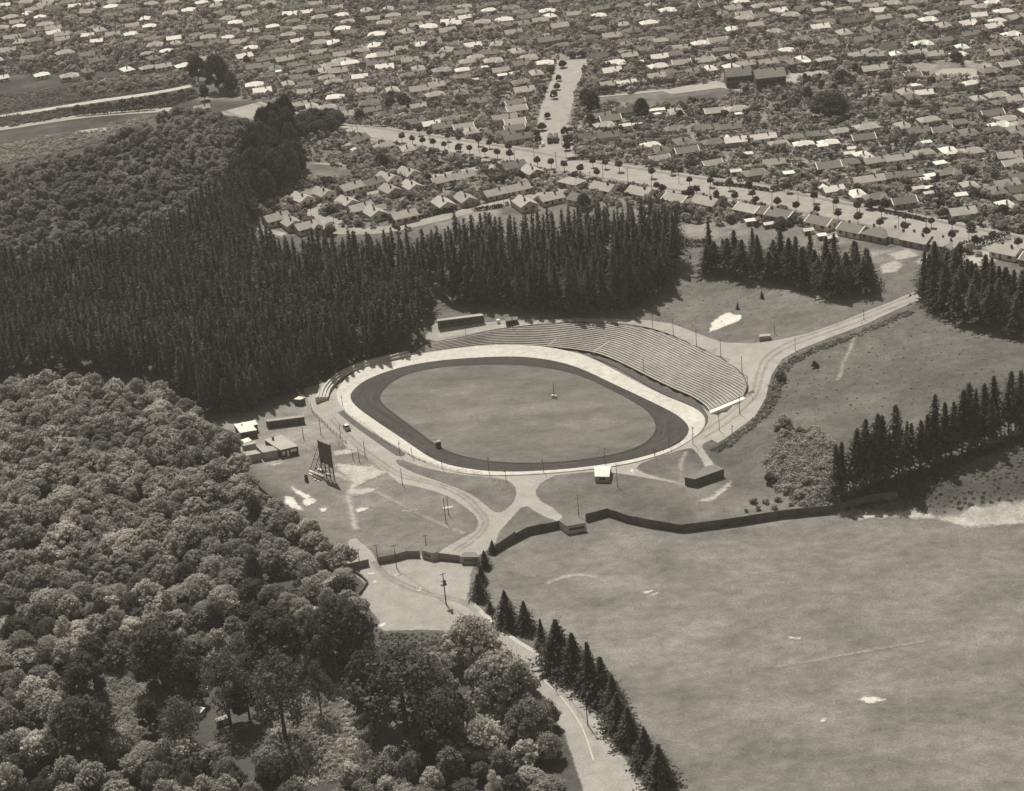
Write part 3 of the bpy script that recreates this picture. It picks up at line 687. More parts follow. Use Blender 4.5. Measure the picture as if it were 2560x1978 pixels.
for nm, pts, w in (('top_road', z2((700, -60), (1000, 60), (1300, 100), (1700, 160), (2140, 270), (2500, 330)), 16), ('side_street', z2((-100, 470), (200, 440), (420, 470), (330, 520)) , 16),
                   ('side_street', z1((1380, 400), (1600, 400), (1900, 380), (2184, 400), (2500, 470)), 20), ('side_street', z9((1330, 560), (1300, 460), (1480, 410), (1800, 330), (2100, 320), (2600, 280)), 9),
                   ('side_street', z10((1000, 230), (1340, 190), (1700, 150), (2300, 60)), 7), ('side_street', z4((1480, 790), (1760, 740), (2184, 660)), 7), ('side_street', z5((330, 740), (1000, 640), (1250, 560), (2300, 480)), 8),
                   ('side_street', z3((500, 240), (430, 500)), 4), ('side_street', z3((320, 1040), (240, 1150)), 5)):
    ribbon(nm, GW(pts), w, .13+.02*R.random(), m_tar)
for k in (10.0, -10.0):
    L = smooth_line(GW(AVEN), 2); q = ribbon_poly(L, 2*abs(k)); side = q[:len(L)] if k > 0 else q[len(L):]
    sheet('verge', ribbon_poly(side, 2.4), .17, mat('verge_grass', .17, noise=((.2, .15, 4), (1., .15, 3))), 'grass verge of the avenue under the round trees')
sheet('school_yard', GW(z3((500, 718), (1500, 612), (2130, 505), (2300, 560), (2600, 620), (2500, 660), (2200, 600), (1530, 690), (1400, 650), (510, 735))), .13, m_gravel, 'pale paved yard beside the school')
sheet('school_yard', GW(z4((870, 412), (1520, 355), (1525, 410), (1250, 480), (1000, 560), (890, 600))), .13, m_gravel, 'pale yard behind the two school blocks')
sheet('school_yard', GW(z5((1480, 420), (1620, 340), (1900, 330), (2200, 360), (2200, 480), (1800, 480))), .13, m_gravel, 'pale oval playground at upper right')
for p in (z10((760, 1560), (980, 1480), (1080, 1540), (1000, 1640), (800, 1660)), z10((1240, 1500), (1410, 1420), (1560, 1480), (1540, 1560), (1350, 1560)), z10((870, 1400), (1150, 1330), (1310, 1420), (1000, 1480)),
          z10((1750, 1580), (2080, 1370), (2500, 1300), (2500, 1420), (2100, 1600), (1800, 1640)), z6((0, 1060), (160, 1050), (420, 1110), (380, 1170), (130, 1090)), z6((700, 160), (1200, 150), (1380, 190), (1250, 200))):
    soft_patch('bare_yard', GW(p), .14, m_worn)
# ================================================================== buildings of the ground
OCC = []                                                     # (x, y, radius) of what stands already
def building(name, label, cat, roofpx, h, rm, wm, over=.25, group=None, openings=(), slab=.2, lift=None, gz=None, ridge=None):
    fp = [G(x, y, h) for x, y in roofpx]
    cx, cy = sum(p[0] for p in fp)/len(fp), sum(p[1] for p in fp)/len(fp)
    z = hgt(cx, cy) if gz is None else gz
    a = sum(fp[i][0]*fp[(i+1) % len(fp)][1]-fp[(i+1) % len(fp)][0]*fp[i][1] for i in range(len(fp)))
    if a < 0: fp = fp[::-1]; openings = [(len(fp)-2-e if e < len(fp)-1 else len(fp)-1, 1-t1, 1-t0, z0, z1, k) for e, t0, t1, z0, z1, k in openings]
    loc = [(p[0]-cx, p[1]-cy) for p in fp]
    root = thing(name, label, cat, (cx, cy, z), 0, group)
    lf = [0]*len(loc) if lift is None else lift
    w = MB(); w.prism(loc, -1.0, [h+l for l in lf]); link('wall', w.mesh('wall', wm), root, wm)
    ro = [(x*(1+over/max(1, math.hypot(x, y))), y*(1+over/max(1, math.hypot(x, y)))) for x, y in loc]
    r = MB()
    if ridge is None:
        r.prism(ro, [h+.02+l for l in lf], [h+.02+slab+l for l in lf])
    else:                                                     # low gable: quad footprint, ridge joins the mid points of edges 1 and 3
        A, B, C_, D_ = ro; m1 = ((B[0]+C_[0])/2, (B[1]+C_[1])/2); m0 = ((A[0]+D_[0])/2, (A[1]+D_[1])/2)
        P = [(*A, h), (*B, h), (*C_, h), (*D_, h), (*m0, h+ridge), (*m1, h+ridge)]
        r.add(P, [(0, 1, 5, 4), (2, 3, 4, 5), (1, 2, 5), (3, 0, 4), (3, 2, 1, 0)])
    link('roof', r.mesh('roof', rm), root, rm)
    for e, t0, t1, z0, z1, k in openings:
        A, B = loc[e % len(loc)], loc[(e+1) % len(loc)]
        L = math.hypot(B[0]-A[0], B[1]-A[1]); ux, uy = (B[0]-A[0])/L, (B[1]-A[1])/L
        mx_, my_ = A[0]+(B[0]-A[0])*(t0+t1)/2, A[1]+(B[1]-A[1])*(t0+t1)/2
        q = MB(); q.box(mx_+uy*.03, my_-ux*.03, z0, L*(t1-t0), .12, z1-z0, math.atan2(uy, ux))
        mm = {'window': m_glass, 'door': WALL['k'], 'pane': m_trim, 'opening': m_glass, 'white door': m_trim}[k]
        link({'pane': 'window', 'white door': 'door', 'opening': 'serving_hatch'}.get(k, k), q.mesh(k.replace(' ', '_'), mm), root, mm)
    OCC.append((cx, cy, max(math.hypot(*p) for p in loc)+.5))
    return root
za = ZB(500, 980, .13736); zb = ZB(1060, 740, .14652); zc = Z(1440, 1120); zd = Z(860, 1320)
club = building('clubhouse', 'dark clubhouse with large flat pale roof, chimney and white-framed front windows', 'clubhouse', za((1460, 1060), (1780, 990), (1480, 790), (1180, 880)), 3.2, ROOF['p'], WALL['k'], .35,
         openings=((0, .10, .24, .9, 2.4, 'pane'), (0, .36, .46, .1, 2.4, 'white door'), (0, .56, .9, 1.5, 2.5, 'pane')))
q = MB(); q.box(-3.2, 3.0, 3.2, .8, .8, 1.5, .3); link('chimney', q.mesh('chimney', m_brick), club, m_brick)
building('annex', 'middle flat-roofed annex joining the clubhouse on its left', 'annex', za((1145, 1112), (1415, 1062), (1325, 1000), (1165, 985), (1020, 985)), 3.0, ROOF['p'], WALL['g'], .15)
building('annex', 'leftmost low flat-roofed annex beside the bush below the yard', 'annex', za((840, 1170), (1105, 1122), (1010, 1066), (750, 1110)), 2.9, ROOF['p'], WALL['g'], .15)
building('shed', 'small grey shed behind the leftmost annex, with mid grey roof', 'shed', za((790, 992), (1020, 945), (1000, 905), (760, 930)), 2.5, ROOF['p'], WALL['g'], .1)
building('shed', 'tiny white-topped shed between annex and white-roofed workshop', 'shed', za((815, 940), (940, 890), (880, 838), (750, 880)), 2.7, ROOF['w'], WALL['k'], .1)
wk = building('workshop', 'dark workshop with brilliant white L-shaped flat roof at the pines', 'workshop', za((735, 750), (1035, 697), (958, 622), (1045, 597), (1002, 525), (622, 596)), 2.9, ROOF['w'], WALL['k'], .2,
              openings=((0, .62, .72, .2, 2.2, 'door'), (0, .25, .45, 1.1, 2.1, 'window')))
q = MB(); q.cyl((-3, 1.2, 3), (-3, 1.2, 3.8), .2, .2); link('flue', q.mesh('flue', m_pole), wk, m_pole)
building('long_shed', 'long narrow dark shed with pale roof along the top of the yard', 'shed', za((1228, 548), (1898, 462), (1880, 430), (1195, 512)), 2.8, ROOF['p'], WALL['k'], .15,
         openings=[(0, .06+.15*i, .13+.15*i, 1.0, 2.0, 'window') for i in range(6)])
building('shed', 'small dark lean-to shed with thin pale roof at the bush edge', 'shed', za((250, 752), (478, 702), (465, 680), (170, 735)), 2.6, ROOF['w'], WALL['k'], .1)
building('hut', 'small white-topped dark hut beside the low terrace', 'hut', za((1828, 150), (1910, 112), (1800, 85), (1708, 138)), 2.5, ROOF['w'], WALL['k'], .05, openings=((0, .3, .6, .1, 2.0, 'door'),))
building('long_building', 'long low dark-fronted pavilion above the back straight by the pines', 'pavilion', zb((232, 455), (1020, 343), (968, 292), (235, 402)), 3.1, ROOF['p'], WALL['k'], .2,
         openings=[(0, .05+.19*i, .18+.19*i, 1.0, 2.2, 'window') for i in range(5)])
building('booth', 'small square booth with mid-grey roof right of the long pavilion', 'booth', zb((1398, 443), (1600, 402), (1585, 340), (1383, 380)), 2.2, ROOF['m'], WALL['k'], .15, openings=((0, .2, .8, .9, 1.8, 'opening'),))
t = thing('water_tank', 'small round white tank between the pavilion and the booth', 'tank', (*G(*zb(1270, 460)), hgt(*G(*zb(1270, 460)))))
q = MB(); q.cyl((0, 0, -.3), (0, 0, 1.5), .75, .75, 14); link('tank_body', q.mesh('tank_body', m_white), t); q = MB(); q.cyl((0, 0, 1.5), (0, 0, 1.8), .8, .15, 14); link('lid', q.mesh('lid', m_white), t)
building('ticket_hut', 'little gabled hut with bright white roof on the near side of the track', 'hut', zc((257, 388), (452, 392), (478, 245), (252, 253)), 2.4, ROOF['w'], WALL['g'], .1, ridge=.55, openings=((0, .3, .7, 1.0, 1.9, 'opening'),))
building('toilet_block', 'bent grey toilet block with flat grassy-coloured roof near the right fence', 'toilet block', zc((1625, 432), (2018, 292), (1885, 233), (1745, 268), (1690, 330), (1482, 405)), 3.0, ROOF['m'], WALL['k'], .12,
         openings=((0, .9, .98, .1, 2.1, 'door'), (0, .2, .3, 2.1, 2.6, 'window'), (0, .5, .6, 2.1, 2.6, 'window')))
building('gate_kiosk', 'flat-roofed ticket kiosk built into the long dark fence', 'kiosk', c12((490, 1300), (640, 1275), (562, 1215), (430, 1257)), 2.9, ROOF['m'], WALL['g'], .1, openings=((0, .1, .9, 1.2, 2.1, 'opening'),))
building('gate_kiosk', 'angled grey-roofed ticket kiosk at the middle of the entrance fence', 'kiosk', zd((1058, 312), (1205, 352), (1282, 335), (1205, 268), (1105, 253)), 2.8, ROOF['m'], WALL['g'], .05, openings=((0, .2, .8, 1.2, 2.0, 'opening'),))
building('gate_kiosk', 'grey-roofed ticket kiosk touching the tall tree at the fence end', 'kiosk', zd((1592, 402), (1850, 404), (1800, 338), (1630, 338)), 2.6, ROOF['m'], WALL['g'], .1, openings=((0, .15, .85, 1.1, 2.0, 'opening'),))
building('roadside_shed', 'small low shed by the bend of the climbing road', 'shed', c13((1680, 918), (1765, 905), (1765, 888), (1682, 898)), 1.6, ROOF['p'], WALL['g'], .1)
building('track_cabin', 'small dark cabin with pale top edge on the infield kerb', 'cabin', Z(1020, 1050)((385, 312), (448, 298), (430, 275), (372, 298)), 2.4, ROOF['p'], WALL['k'], .08, openings=((0, .2, .7, 1.1, 1.9, 'window'),))

# hoarding seen from behind
zh = ZB(720, 1080, .10989)
bl, brr = G(*zh(775, 990)), G(*zh(1050, 1110))
hx, hy = brr[0]-bl[0], brr[1]-bl[1]; HL = math.hypot(hx, hy); ha = math.atan2(hy, hx)
TOP = height_to(*zh(1050, 1110), zh(0, 300)[1])
hb = thing('hoarding', 'tall dark timber hoarding on struts standing on the bare ground', 'hoarding', (bl[0], bl[1], 0), ha)
LEG = TOP*.40
for k in range(6):
    q = MB(); q.box(HL*(k+.5)/6, 0, LEG*(1.0 if k < 4 else .9), HL/6-.09, .14+.03*(k % 2), TOP-LEG*(1.0 if k < 4 else .9)-.1*(k % 2)); link('board_panel', q.mesh('board_panel', m_timber), hb)
for k in range(4):
    q = MB(); q.box(HL*k/3, .22, -.3, .28, .28, TOP+.1); link('post', q.mesh('post', m_pole), hb)
sl = G(*zh(490, 900))
sv = ((sl[0]-bl[0])*math.cos(-ha)-(sl[1]-bl[1])*math.sin(-ha), (sl[0]-bl[0])*math.sin(-ha)+(sl[1]-bl[1])*math.cos(-ha))
back = sv
for k in range(3):
    q = MB(); q.beam((HL*k/3, .35, TOP*.88), (back[0]+HL*k/3*1.0, back[1], -.2), .16); q.beam((HL*k/3, .35, TOP*.45), (back[0]*.55+HL*k/3, back[1]*.55, TOP*.40), .1); q.beam((back[0]*.55+HL*k/3, back[1]*.55, TOP*.40), (HL*k/3, .3, .3), .1)
    link('strut', q.mesh('strut', m_pole), hb)
q = MB(); q.beam((back[0]*.5, back[1]*.5, TOP*.43), (back[0]*.5+HL*2/3, back[1]*.5, TOP*.43), .1); q.beam((0, .3, LEG*.5), (HL, .3, LEG*.9), .12); q.beam((0, .3, LEG*.9), (HL, .3, LEG*.4), .12); link('cross_brace', q.mesh('cross_brace', m_pole), hb)
def logpile():
    rr = random.Random(3); items = []
    for (a, b, r, lab) in (((500, 915), (815, 1045), .45, 'thickest pale log lying in front of the hoarding struts'), ((490, 965), (560, 1000), .3, 'short pale log at the left end of the timber pile'), ((690, 870), (785, 915), .5, 'pale timber stack end under the dark hoarding'),
                           ((860, 965), (970, 1005), .4, 'pale log near the right leg of the hoarding'), ((580, 1030), (760, 1110), .25, 'dark thin log on the near side of the timber pile'), ((640, 830), (900, 960), .4, 'long dark log lying under the hoarding'),
                           ((600, 1090), (640, 1105), .25, 'stub of pale timber nearest the viewer by the hoarding'), ((680, 1125), (710, 1140), .2, 'smallest pale offcut below the hoarding')):
        p0, p1 = G(*zh(*a)), G(*zh(*b)); q = MB(); c = ((p0[0]+p1[0])/2, (p0[1]+p1[1])/2)
        q.cyl((p0[0]-c[0], p0[1]-c[1], r), (p1[0]-c[0], p1[1]-c[1], r*1.1), r, r*.85, 9)
        m_ = m_timber if 'dark' in lab.split(' hoarding')[0] and 'pale' not in lab else m_white
        o = thing('log', lab, 'log', (c[0], c[1], 0), data=q.mesh('log', m_))
logpile()
p0 = G(*zh(425, 1120)); q = MB(); q.cyl((0, 0, -.2), (0, 0, 2.6), .75, .6, 12); q.cyl((0, 0, 2.6), (0, 0, 2.75), .62, .62, 12)
thing('barrel_stump', 'thick dark stump-like drum left of the hoarding struts', 'drum', (*p0, 0), data=q.mesh('drum', m_timber))

# ------------------------------------------------------------------ fences
def fence(label, pts, h, m, name='board_fence', th=.12, post=3.0, cat='fence'):
    pts = [tuple(p) for p in pts]
    x0, y0 = pts[0]
    z0 = hgt(x0, y0)
    root = thing(name, label, cat, (x0, y0, z0))
    w = MB(); pm = None
    for i in range(len(pts)-1):
        a, b = pts[i], pts[i+1]; l = math.hypot(b[0]-a[0], b[1]-a[1]); n = max(1, int(l/2.4)); rot = math.atan2(b[1]-a[1], b[0]-a[0])
        for k in range(n):
            t = (k+.5)/n; x, y = a[0]+(b[0]-a[0])*t, a[1]+(b[1]-a[1])*t; z = hgt(x, y)
            w.box(x-x0, y-y0, z-z0-.3, l/n+.002, th, h+.3+R.uniform(-.07, .07), rot)
            nx_, ny_ = math.sin(rot), -math.cos(rot)
            if pm is None: q = MB(); q.box(0, 0, -.3, .14, .14, h+.45); pm = q.mesh('fence_post', m_pole)
            if k % 2 == 0:
                o = link('fence_post', pm, root); o.location = (a[0]+(b[0]-a[0])*k/n-x0-nx_*.14, a[1]+(b[1]-a[1])*k/n-y0-ny_*.14, z-z0); o.rotation_euler = (0, 0, rot)
    link('fence_panel', w.mesh('fence_panel', m), root, m)
    return root
FH = 2.9
fence('long tall dark iron fence zigzagging along the far edge of the sports field', GW(zc((140, 1005), (430, 925), (690, 1015), (1000, 1080), (1440, 1150), (1600, 1130), (2184, 1055)) + c18((270, 1235), (560, 1205), (690, 1192), (800, 1160), (1000, 1110), (1200, 1085))), FH, m_fence)
fence('dark iron fence from the fence kiosk down to the tall tree at the gates', GW(c12((432, 1312), (190, 1362), (0, 1462))) + GW(c66((1960, 1242), (1860, 1315), (1810, 1345))), FH, m_fence)
fence('grey board fence left of the angled entrance kiosk, ending at the gate gap', GW(zd((470, 490), (600, 470), (720, 445), (860, 405), (1042, 405))), 2.6, m_fence2)
fence('short grey board fence between the two entrance kiosks', GW(zd((1285, 435), (1440, 450), (1592, 468))), 2.6, m_fence2)
fence('short grey board fence left of the gate gap, running into the bush', GW(zd((30, 592), (70, 582), (345, 517))), 2.6, m_fence2)
fence('dark low fence at the bush edge left of the bare patches', GW(C(160, 900)((1520, 1010), (1580, 1065), (1650, 1120), (1715, 1180))), 1.8, m_fence)
fence('dark curving bank fence beside the car park and bush', GW(zd((150, 615), (250, 680), (325, 760), (240, 880), (150, 975))), 1.0, m_fence, th=.4)
def rail_fence(label, pts, h, step, rails, name='rail_fence'):
    L = resample(pts, max(2, int(sum(math.hypot(pts[i+1][0]-pts[i][0], pts[i+1][1]-pts[i][1]) for i in range(len(pts)-1))/step)))
    x0, y0 = L[0]; z0 = hgt(x0, y0); root = thing(name, label, 'fence', (x0, y0, z0)); ra = MB(); first = None
    for k, (x, y) in enumerate(L):
        z = hgt(x, y)-z0
        if first is None:
            q = MB(); q.box(0, 0, -.2, .12, .12, h+.2); first = q.mesh('post', m_pole)
        o = link('post', first, root); o.location = (x-x0, y-y0, z)
        if k:
            xa, ya = L[k-1]; za_ = hgt(xa, ya)-z0
            for r in rails: ra.beam((xa-x0, ya-y0, za_+r), (x-x0, y-y0, z+r), .05)
    link('rail', ra.mesh('rail', m_pole), root)
rail_fence('rail fence along the near side of the white track and paths', GW(c66((690, 300), (780, 355), (900, 455), (1000, 520), (1090, 560), (1160, 605), (1290, 655), (1400, 690), (1500, 715), (1700, 735))), 1.1, 3.0, (.5, 1.0))
rail_fence('wire and post fence between the club yard and the drive', GW(c66((365, 205), (380, 265), (440, 320), (520, 395), (600, 460), (640, 495))), 1.6, 2.6, (.4, .9, 1.5))
rail_fence('thin wire fence from the clubhouse across to the drive corner', GW(zh((230, 480), (430, 450), (610, 400), (780, 360), (960, 335), (1180, 290), (1330, 250))), 1.3, 2.5, (.6, 1.2))
rail_fence('low rail at the right inner lip of the near track', GW(c12((1180, 745), (1300, 690), (1400, 640), (1480, 590))), 1.0, 3.0, (.9,))

# ------------------------------------------------------------------ poles
POLES = {}
def pole_mesh(h, r): q = MB(); q.cyl((0, 0, -.5), (0, 0, h), r, r*.65, 8); return q.mesh('shaft', m_pole)
q = MB(); q.box(0, 0, 0, 2.0, .12, .12); 
for s in (-.85, -.4, .4, .85): q.box(s, 0, .12, .08, .08, .16)
ARM = q.mesh('crossarm', m_pole)
q = MB(); q.cyl((0, 0, 0), (0, -1.2, .25), .05, .04, 6); q.cyl((0, -1.2, .25), (0, -1.2, .0), .1, .28, 8); LAMP = q.mesh('lamp_arm', m_pole)
def poles(items, phrase, group, kind='crossarm', r=.15, name='utility_pole', cat='pole'):
    items = sorted(items, key=lambda t_: t_[0][0])
    n = len(items)
    for k, (b, ty) in enumerate(items):
        x, y = G(*b); h = max(4.0, min(16, height_to(b[0], b[1], ty)))
        lab = (f'{ORD[k]} from left of the {phrase}' if n > 1 else phrase)
        t_ = thing(name, lab, cat, (x, y, hgt(x, y)), R.uniform(-.4, .4)+(.3 if kind == 'crossarm' else 0), group if n > 1 else None)
        link('shaft', pole_mesh(h, r), t_)
        if kind == 'crossarm':
            a = link('crossarm', ARM, t_); a.location = (0, .12, h-.45)
        elif kind == 'lamp':
            a = link('lamp_arm', LAMP, t_); a.location = (0, 0, h-.4)
    return t_
def PT(f, *L): return [(f(x, y), f(x, t_)[1]) for x, y, t_ in L]
poles(PT(c13, (575, 820, 730), (850, 855, 725), (1010, 905, 775), (1190, 990, 845), (1380, 1070, 930), (1545, 1195, 1060), (1590, 1360, 1215), (240, 820, 760)) + PT(zb, (725, 735, 510), (1520, 610, 350)),
      'thin dark poles along the top rim of the terraces', 'poles along the terrace rim', 'lamp', .13, 'lamp_pole')
poles(PT(c12, (1475, 660, 515), (1680, 555, 420), (1840, 425, 280), (1780, 580, 530)) + PT(c13, (780, 1210, 1075)), 'thin dark poles round the right end of the white track', 'poles round the right bend', 'lamp', .13, 'lamp_pole')
poles(PT(c66, (1155, 600, 530), (1390, 695, 640), (1757, 740, 600), (1890, 800, 695)) + PT(c12, (310, 880, 770), (790, 820, 680), (885, 985, 810), (1290, 685, 620), (1175, 755, 725)) + PT(c66, (1060, 590, 480), (615, 215, 120)),
      'thin dark poles along the near side of the track', 'poles along the near straight', 'lamp', .12, 'lamp_pole')
poles(PT(c66, (445, 425, 305), (310, 460, 370), (600, 460, 350), (790, 600, 475), (745, 640, 535), (695, 620, 565), (1080, 815, 690)), 'dark poles around the club yard and drive', 'poles round the club yard', 'none', .14)
poles(PT(c66, (1420, 1115, 920), (1442, 1055, 905)), 'bare poles standing together on the lawn above the gates', 'pair of bare poles on the lawn', 'none', .15)
poles(PT(zd, (210, 465, 290), (465, 470, 225), (718, 550, 230), (1120, 240, 120)), 'poles beside the grey entrance fence', 'poles at the entrance fence', 'crossarm', .15)
poles(PT(c12, (585, 1220, 1045)), 'lone thin pole behind the ticket kiosk in the long fence', None, 'none', .12)
poles(PT(C(1860, 550), (400, 1020, 915), (935, 780, 700), (240, 890, 810)), 'poles beside the road climbing to the upper right', 'poles on the climbing road', 'none', .13)
tp = poles(PT(zd, (1395, 1045, 620)), 'stout pole carrying a transformer platform in the car park', None, 'crossarm', .22)
hh = height_to(*zd(1395, 1045), zd(0, 620)[1])
q = MB(); q.box(0, .1, hh*.62, 2.0, 1.1, .15); q.box(0, .1, hh*.74, 1.8, .2, .15); link('platform', q.mesh('platform', m_pole), tp)
q = MB(); q.cyl((0, -.55, hh*.64), (0, -.55, hh*.80), .5, .5, 12); link('transformer', q.mesh('transformer', m_timber), tp)
poles(PT(C(1160, 1350), (230, 675, 480), (650, 1085, 650), (965, 1445, 1140)), 'tall poles standing along the lower drive beside the conifers', 'poles along the lower drive', 'crossarm', .17)
AV = PT(z8, (590, 370, 150), (930, 440, 220), (1250, 500, 330), (1625, 430, 270), (2050, 600, 470), (410, 380, 270)) + PT(z9, (930, 740, 540), (1285, 690, 470), (1770, 850, 660)) + \
     PT(z10, (1015, 1050, 880), (1395, 1040, 850), (1975, 1260, 1080), (490, 820, 650)) + PT(z2, (1835, 1600, 1240), (1565, 1580, 1450), (660, 1410, 1310), (1080, 1480, 1340), (2135, 1680, 1480)) + PT(z1, (1610, 1260, 1080), (1540, 1230, 1120))
poles(AV, 'power poles along the tree-lined avenue', 'power poles along the avenue', 'crossarm', .14)
poles(PT(z3, (330, 600, 370), (290, 620, 500), (170, 1080, 900), (130, 1110, 960), (85, 1560, 1420), (30, 1400, 1200)) + PT(z2, (1985, 1140, 1000)), 'poles lining the tram street', 'poles lining the tram street', 'crossarm', .13)
poles(PT(z2, (1380, 130, 60), (1500, 190, 80), (1675, 190, 70), (1815, 200, 70), (1985, 240, 110), (230, 545, 420), (75, 560, 430)), 'poles along the far top-left road', 'poles along the top road', 'crossarm', .13)
poles(PT(z6, (570, 850, 680), (760, 910, 780), (860, 870, 740), (1075, 1050, 860), (920, 690, 560)), 'poles round the estate turning area', 'poles in the estate', 'none', .12)
poles(PT(z7, (1290, 740, 640), (1420, 750, 650)) + PT(z8, (210, 600, 440)), 'poles on the estate road by the pines', 'poles on the estate road', 'none', .13)
poles(PT(z10, (1350, 215, 0), (340, 345, 140)), 'poles in the gardens above the avenue at right', 'garden poles at right', 'crossarm', .13)
poles(PT(z4, (930, 290, 80), (1140, 680, 480), (700, 480, 340)), 'slim masts round the school blocks', 'masts at the school', 'none', .12)

# mast on the infield
p0 = G(*c13(80, 1385)); mh = height_to(*c13(80, 1385), c13(0, 1272)[1])
t = thing('mast', 'lone thin mast on a round pale base in the infield', 'mast', (*p0, .14))
q = MB(); q.cyl((0, 0, 0), (0, 0, mh), .16, .09, 8); link('mast_pole', q.mesh('mast_pole', m_pole), t)
q = MB(); q.cyl((0, 0, -.1), (0, 0, .7), 1.15, 1.0, 14); link('base', q.mesh('base', m_conc2), t)
q = MB(); q.box(-.6, -.4, .7, .9, .6, .5, .3); link('box', q.mesh('box', m_white), t)
for a in (0, 2.1, 4.2):
    q = MB(); q.beam((math.cos(a)*2.2, math.sin(a)*2.2, 0), (0, 0, mh*.6), .02); link('stay', q.mesh('stay', m_pole), t)

# ------------------------------------------------------------------ vehicles
def car(label, px, py, topx, topy, roofm, bodym, scale=1.0):
    x, y = G(px, py); x2, y2 = G(topx, topy); rot = math.atan2(y2-y, x2-x)
    t_ = thing('parked_car', label, 'car', (x, y, hgt(x, y)+.1), rot, scale=scale)
    prof = [(-2.15, .45), (-2.2, .75), (-1.9, .98), (-1.2, 1.02), (-.95, 1.02), (.75, 1.02), (1.9, .92), (2.15, .75), (2.15, .45)]
    q = MB(); n = len(prof); P = []
    for yy, s in ((-.85, 1), (-.7, 1.0), (.7, 1.0), (.85, 1)):
        for i, (a, z) in enumerate(prof): P.append((a*(1 if abs(yy) < .8 else .985), yy, z if abs(yy) < .8 else min(z, .93)))
    F_ = [(k*n+i, k*n+i+1, (k+1)*n+i+1, (k+1)*n+i) for k in range(3) for i in range(n-1)] + [tuple(range(n)), tuple(range(3*n, 4*n))[::-1], (0, n, 2*n, 3*n, 4*n-1, 3*n-1, 2*n-1, n-1)]
    q.add(P, F_); link('body', q.mesh('body', bodym), t_, bodym)
    q = MB(); c = [(-1.35, 1.0), (-.95, 1.5), (.35, 1.52), (.85, 1.0)]
    q.add([(a, s*(.7 if z < 1.1 else .58), z) for s in (-1, 1) for a, z in c], [(0, 1, 2, 3), (7, 6, 5, 4), (0, 4, 5, 1), (1, 5, 6, 2), (2, 6, 7, 3), (3, 7, 4, 0)])
    link('cabin_glass', q.mesh('cabin_glass', m_glass), t_, m_glass)
    q = MB(); q.box(-.3, 0, 1.5, 1.45, 1.2, .06); link('roof_panel', q.mesh('roof_panel', roofm), t_, roofm)
    for a in (-1.35, 1.35):
        for s in (-.8, .8):
            q = MB(); q.cyl((a, s-.1, .33), (a, s+.1, .33), .33, .33, 14); link('wheel', q.mesh('wheel', m_rubber), t_, m_rubber)
    for s in (-.55, .55):
        q = MB(); q.cyl((2.1, s, .72), (2.2, s, .72), .12, .12, 8); link('headlight', q.mesh('headlight', m_trim), t_, m_trim)
    q = MB(); q.box(2.2, 0, .42, .1, 1.6, .14); q.box(-2.22, 0, .42, .1, 1.6, .14); link('bumper', q.mesh('bumper', m_rail), t_, m_rail)
car('black saloon car with pale roof parked beside the white track', *c66(648, 385), *c66(690, 440), m_white, m_paint, 1.12)
car('small pale car on the tram street below the two trams', *z2(1952, 1392), *z2(1958, 1330), m_white, ROOF['p'])
def tram(label, px, py, qx, qy):
    x, y = G(px, py); x2, y2 = G(qx, qy); rot = math.atan2(y2-y, x2-x)
    t_ = thing('tram', label, 'tram', (x, y, hgt(x, y)+.15), rot, group='trams on the broad street')
    q = MB(); q.box(4.6, 0, .6, 9.2, 2.2, 1.3); link('body', q.mesh('body', WALL['k']), t_)
    q = MB(); q.box(4.6, 0, 1.9, 9.0, 2.1, .95); link('window_band', q.mesh('window_band', m_glass), t_)
    q = MB(); q.box(4.6, 0, 2.85, 9.3, 2.3, .22); q.box(4.6, 0, 3.07, 7.5, 1.5, .18); link('roof', q.mesh('roof', ROOF['d']), t_)
    q = MB(); q.box(-.1, 0, .25, .3, 1.9, .4); link('bumper', q.mesh('bumper', m_pole), t_)
    q = MB(); q.cyl((-.02, 0, 1.2), (-.06, 0, 1.2), .18, .18, 10); link('headlight', q.mesh('headlight', m_trim), t_)
    q = MB(); q.beam((4, 0, 3.2), (7.4, 0, 5.2), .04); link('trolley_pole', q.mesh('trolley_pole', m_pole), t_)
    for a in (1.8, 7.2):
        q = MB(); q.box(a, 0, .0, 2.2, 1.8, .6); link('wheel_truck', q.mesh('wheel_truck', m_pole), t_)
tram('dark tram, the left one of the pair on the broad street', *z2(2040, 1365), *z2(2075, 1240))
tram('dark tram, the right one of the pair on the broad street', *z2(2120, 1358), *z2(2150, 1240))
